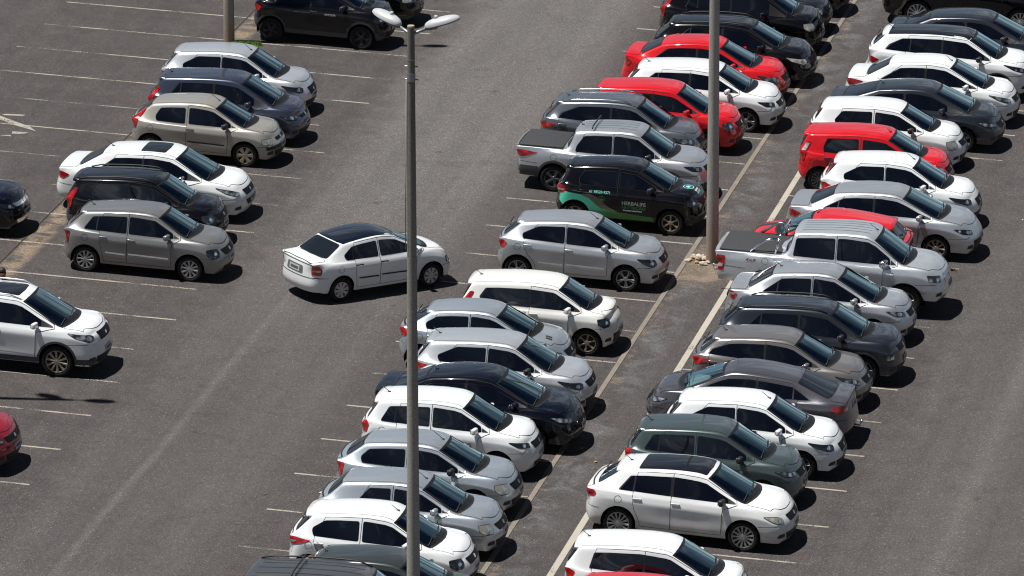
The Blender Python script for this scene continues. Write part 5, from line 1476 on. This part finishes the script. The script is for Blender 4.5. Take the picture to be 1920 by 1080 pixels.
S['R4'] = ('civic06', dict(type='sedan', L=4.49, W=1.755, H=1.45, WB=2.70, fo=.92, head=HP['slim'], cow=.25, tpx=-.80, tip=.68, rw=(-.02, .5), hz=.76, ant='rear', antl=.2, roofr=1.3, gl=.45), DGREY,
           dict(head='clear', rim='five', rimcol='silver', label='dark slate sedan with silver five-spoke wheel between the two white cars, upper right row'))
S['R5'] = ('gol', dict(roofr=0.38, L=3.90, W=1.66, H=1.47, WB=2.465, fo=.79, B=-.22, rw=(.08, .22), pillar='body', pw=.09, head=HP['round'], hz=.79, kick=(-.02, .06, .06), yr=.71, spoiler=1, spl=.05), WHITE,
           dict(head='hazy', rim='five', mirror='black', label='plain white hatchback with black mirror just above the red boxy hatchback'))
S['R6'] = ('uno', dict(L=3.77, W=1.64, H=1.48, WB=2.376, fo=.76, r=.295, bf=.95, br=.97, yr=.75, rw=(.06, .12), B=-.24, pillar='body', pw=.11, head=HP['round'], taill=TP['tall'], tailw=[(-.05, .98), (.06, .98), (.09, 1.16), (.0, 1.16)], hz=.82, cz=1.0, tpx=-.78, gl=.06, roofr=.26, bumperdark=0, ant='front', antl=.15, kick=(-.015, .10, .06), zs=.24), RED,
           dict(head='hazy', rim='multi', rimcol='grey', mirror='body', handle='black', label='bright red boxy hatchback with rounded square windows in the right row'))
S['R7'] = ('ka', ka, WHITE, dict(head='dark', rim='seven', label='white hatchback directly below the red boxy hatchback, right row'))
S['R8'] = ('corolla', dict(type='sedan', L=4.63, W=1.78, H=1.455, WB=2.70, fo=.96, head=HP['slim'], taill=TP['low'], hz=.78, rimf=.74, cow=.16, rw=(.0, .48), quarter=-1.1, divider=-1.02, lower=[(-.60, .48), (.60, .48), (.56, .24), (-.56, .24)], grille=None, pillar='black'), SILVER,
           dict(head='dark', rim='nine', rimcol='bronze', label='long silver sedan with gold-tinted alloy wheel beside the red reversed car'))
S['R9'] = ('punto', dict(L=3.95, W=1.69, H=1.46, WB=2.5, fo=.84, ant='front', antl=.22, rw=(.08, .3), roofr=.55, taill=TP['tall'], gl=.2), RED,
           dict(tail='red', label='red hatchback parked facing left between the long silver sedan and the silver pickup'))
S['R10'] = ('ranger', dict(type='pickup', rollbar=1, towbar=1, head=[(-.22, .0), (-.20, -.13), (.14, -.17), (.16, -.05)], taill=[(-.12, .72), (.06, .72), (.08, 1.06), (-.10, 1.08)], tailw=[(-.09, .80), (.04, .80), (.05, .88), (-.08, .89)], ribs=(-.38, -.19, 0, .19, .38), ant='front', antl=.22, rimf=.64, nose=.04, grille=[(-.45, -.03), (.45, -.03), (.42, -.27), (-.42, -.27)], msc=1.25, clad=0, pillar='body', pw=.07,
            extra=[text_part('side_lettering', '4x4', -2.08, 1.0, .10, pr('decal_red', (.16, .025, .025), .5), .24), flat_part('wing_vent', [(1.16, .98), (1.34, .98), (1.34, 1.05), (1.16, 1.05)], 'chrome', .010)]), LSILV,
            dict(cat='pickup truck', name='parked_pickup', head='clear', rim='six', mirror='chrome', handle='chrome', mats=dict(grillem=CHROME()), label='large silver double-cab pickup with tubular roll bar and black bed cover'))
S['R11'] = ('siena', dict(type='sedan', L=4.29, W=1.70, H=1.51, WB=2.511, fo=.84, head=HP['slim'], taill=TP['mid'], tailw=[(-.12, .89), (.08, .88), (.12, .93), (-.10, .94)], ant='rear', antl=.25, hz=.82, roofr=1.10, gl=.52, rw=(-.02, .38), quarter=-.95, divider=-.96, pillar='body', pw=.07, cow=.14), SILVER,
           dict(head='clear', rim='five', mirror='body', label='silver four-door sedan directly below the large silver pickup'))
S['R12'] = ('cactus', dict(L=4.17, W=1.714, H=1.56, WB=2.6, fo=.82, r=.335, zs=.26, rails=1, bf=.98, br=1.06, hz=.92, cz=1.05, head=[(-.14, -.20), (-.12, -.30), (.08, -.30), (.10, -.20)], clad=.2, lip=.055, taill=TP['low'], rw=(-.02, .28), quarter=-1.0, divider=-1.03, gz=1.1, dz=1.04), DGREY,
           dict(head='clear', rim='six', rimcol='silver', mirror='black', mats=dict(lip=GREYP()), label='dark grey crossover with black roof rails between two silver and brownish cars'))
S['R13'] = ('hb20', dict(gl=0.2, roofr=0.6, L=3.94, W=1.72, H=1.47, WB=2.53, fo=.82, head=HP['sweep'], taill=TP['arrow'], hz=.77, ant='rear', antl=.14, rw=(-.14, .32), kick=(.08, .09, .02), bf=.92, br=1.02, spl=.12), BROWN,
           dict(head='clear', rim='five', label='brownish-grey hatchback with swept red tail light above the reversed sedan'))
S['R14'] = ('civic12', dict(type='sedan', L=4.53, W=1.755, H=1.45, WB=2.67, fo=.93, head=HP['slim'], taill=[(-.16, .78), (.12, .78), (.30, .88), (.10, .95), (-.15, .95)], tailw=[(-.15, .82), (-.02, .82), (-.02, .90), (-.15, .90)], hz=.76, cow=.25, tpx=-.78, tip=.68, rw=(.0, .40), roofr=1.25, gl=.48, towbar=1, quarter=-1.08, divider=-.98), VGREY,
           dict(head='clear', rim='seven', tail='red', label='violet-grey sedan parked facing left with tow hook, lower right row'))
S['R15'] = ('ka', ka, WHITE, dict(head='dark', rim='twin5', rimcol='silver', label='white hatchback partly hiding the reversed grey sedan, lower right row'))
S['R16'] = ('fox', S['M16'][1], GREEN, dict(head='clear', rim='ten', mirror='black', label='green-grey tall hatchback between two white hatchbacks in the lower right row'))
S['R17'] = ('bravo', dict(kz=.19, L=4.336, W=1.79, H=1.49, WB=2.602, fo=.93, r=.315, B=-.22, rw=(.0, .22), quarter=-1.02, divider=-1.02, pillar='black', pw=.07, sunroof=(-.98, .42, .50), head=[(-.30, -.01), (-.16, -.10), (.04, -.16), (.14, -.15), (.12, -.08), (-.04, -.02)], taill=[(-.12, .84), (.12, .83), (.16, .90), (.10, .96), (-.10, .96)], rimf=.75, hz=.79, bf=.93, br=1.0, crossb=1, roofr=0.76, gl=0.26, gz=1.05, cow=.12, ant='rear', antl=.16, noseam=1), paint('dusty_white', (0.79, 0.80, 0.79), 0, .3, .6, (0.30, 0.26, 0.21)),
           dict(head='hazy', rim='multi', rimcol='silver', mirror='black', label='dusty white hatchback with black glass roof and multi-spoke wheels, lower right row'))
S['R18'] = ('up4', dict(L=3.70, W=1.645, H=1.50, WB=2.42, fo=.66, B=-.15, rw=(.0, .08), divider=-1.0, yr=.74, bf=.94, br=.985, hz=.86, cz=1.02, roofr=.34, gl=.08, ant='rear', antl=.2, pw=.06), WHITE,
           dict(label='white hatchback cut off by the bottom edge in the right row'))
S['R19'] = ('redb', dict(L=3.9, W=1.68, H=1.50, WB=2.5, fo=.8), RED, dict(label='red roof edge just visible at the very bottom of the right row'))
def build_cars():
    for k, (model, spec, pm, kw) in S.items():
        car(k, model, spec, PLACE[k], pm, **kw)
build_cars()

# ------------------------------------------------------------------ the person beyond the car at the left edge
def skin_mesh(verts, edges, radii, sub=2):
    me = bpy.data.meshes.new('sk'); me.from_pydata(verts, edges, []); me.update()
    o = bpy.data.objects.new('sk', me); COL.objects.link(o)
    m = o.modifiers.new('k', 'SKIN')
    for i, r in enumerate(radii): me.skin_vertices[0].data[i].radius = (r if isinstance(r, tuple) else (r, r))
    me.skin_vertices[0].data[0].use_root = True
    s = o.modifiers.new('s', 'SUBSURF'); s.levels = sub; s.render_levels = sub
    dg = bpy.context.evaluated_depsgraph_get(); out = bpy.data.meshes.new_from_object(o.evaluated_get(dg)); bpy.data.objects.remove(o)
    out.polygons.foreach_set('use_smooth', [True] * len(out.polygons)); return out
def person(loc, rz):
    root = empty('person', loc, rz); tag(root, 'person in an orange shirt standing behind the white sport utility car', 'person')
    skin = pr('skin', (0.30, 0.15, 0.09), .55); hair = pr('hair', (0.02, 0.012, 0.01), .6); shirt = pr('orange_shirt', (0.60, 0.17, 0.06), .8); jean = pr('jeans', (0.03, 0.05, 0.10), .85); shoe = pr('shoe', (0.03, 0.03, 0.03), .6)
    V = [(0, 0, .92), (0, 0, 1.10), (0, 0, 1.28), (0, 0, 1.40), (0, .01, 1.48), (.01, .01, 1.57), (.02, .01, 1.64)]
    Ra = [(.13, .10), (.125, .095), (.15, .105), (.13, .09), .052, .082, .078]
    E_ = [(i, i + 1) for i in range(6)]
    for s in (-1, 1):
        i = len(V); V += [(0, s * .17, 1.39), (-.02, s * .21, 1.12), (.06, s * .22, .90), (.08, s * .22, .82)]; Ra += [.055, .042, .034, .030]; E_ += [(3, i), (i, i + 1), (i + 1, i + 2), (i + 2, i + 3)]
        for k in range(5):
            a = (-.03 + .018 * k); L_ = (.055, .075, .082, .076, .06)[k]; j = len(V); z0 = .80 if k else .84
            V += [(.08 + a, s * .22, z0 - .02), (.085 + a * 1.2 - (.03 if k == 0 else 0), s * .215, z0 - .02 - L_ * .55), (.075 + a * 1.2 - (.03 if k == 0 else 0), s * .205, z0 - .02 - L_)]; Ra += [.011, .009, .008]; E_ += [(i + 3, j), (j, j + 1), (j + 1, j + 2)]
        i = len(V); V += [(0, s * .09, .86), (.02, s * .10, .48), (-.01, s * .10, .09), (.10, s * .11, .045)]; Ra += [.085, .058, .042, .040]; E_ += [(0, i), (i, i + 1), (i + 1, i + 2), (i + 2, i + 3)]
    body = ob('body', skin_mesh(V, E_, Ra), skin, root)
    bm = bmesh.new(); ellipsoid_bm(bm, (.10, 0, 1.60), (.014, .012, .02)); ellipsoid_bm(bm, (.0, .083, 1.60), (.02, .012, .03)); ellipsoid_bm(bm, (.0, -.083, 1.60), (.02, .012, .03)); ob('face_features', bm_me(bm), skin, root)
    for s in (-1, 1):
        bm = bmesh.new(); ellipsoid_bm(bm, (.088, s * .03, 1.625), (.010, .012, .008)); ob('eye', bm_me(bm), pr('eye', (.02, .015, .012), .2), root)
    bm = bmesh.new(); ellipsoid_bm(bm, (.092, 0, 1.558), (.008, .022, .005)); ob('mouth', bm_me(bm), pr('lips', (.25, .08, .07), .5), root)
    bm = bmesh.new(); ellipsoid_bm(bm, (-.012, 0, 1.655), (.094, .088, .080), None, 20, 14)
    for v in list(bm.verts):
        if v.co.z < 1.585 + max(0, v.co.x) * .8: bm.verts.remove(v)
    ob('hair', bm_me(bm), hair, root)
    TV = [(0, 0, .90), (0, 0, 1.10), (0, 0, 1.28), (0, 0, 1.41)]; TR = [(.145, .115), (.14, .11), (.165, .12), (.13, .09)]; TE = [(0, 1), (1, 2), (2, 3)]
    for s in (-1, 1): i = len(TV); TV += [(0, s * .17, 1.39), (-.015, s * .205, 1.20)]; TR += [.068, .058]; TE += [(3, i), (i, i + 1)]
    ob('shirt', skin_mesh(TV, TE, TR), shirt, root)
    TV = [(0, 0, .93)]; TR = [(.145, .115)]; TE = []
    for s in (-1, 1): i = len(TV); TV += [(0, s * .09, .84), (.02, s * .10, .48), (-.005, s * .10, .12)]; TR += [.098, .07, .058]; TE += [(0, i), (i, i + 1), (i + 1, i + 2)]
    ob('trousers', skin_mesh(TV, TE, TR), jean, root)
    for s in (-1, 1):
        bm = bmesh.new(); box_bm(bm, (.05, s * .105, .04), (.27, .10, .08), None, .03, 3); ob('shoe', bm_me(bm), shoe, root)
person(PERSON_AT, R(-60))
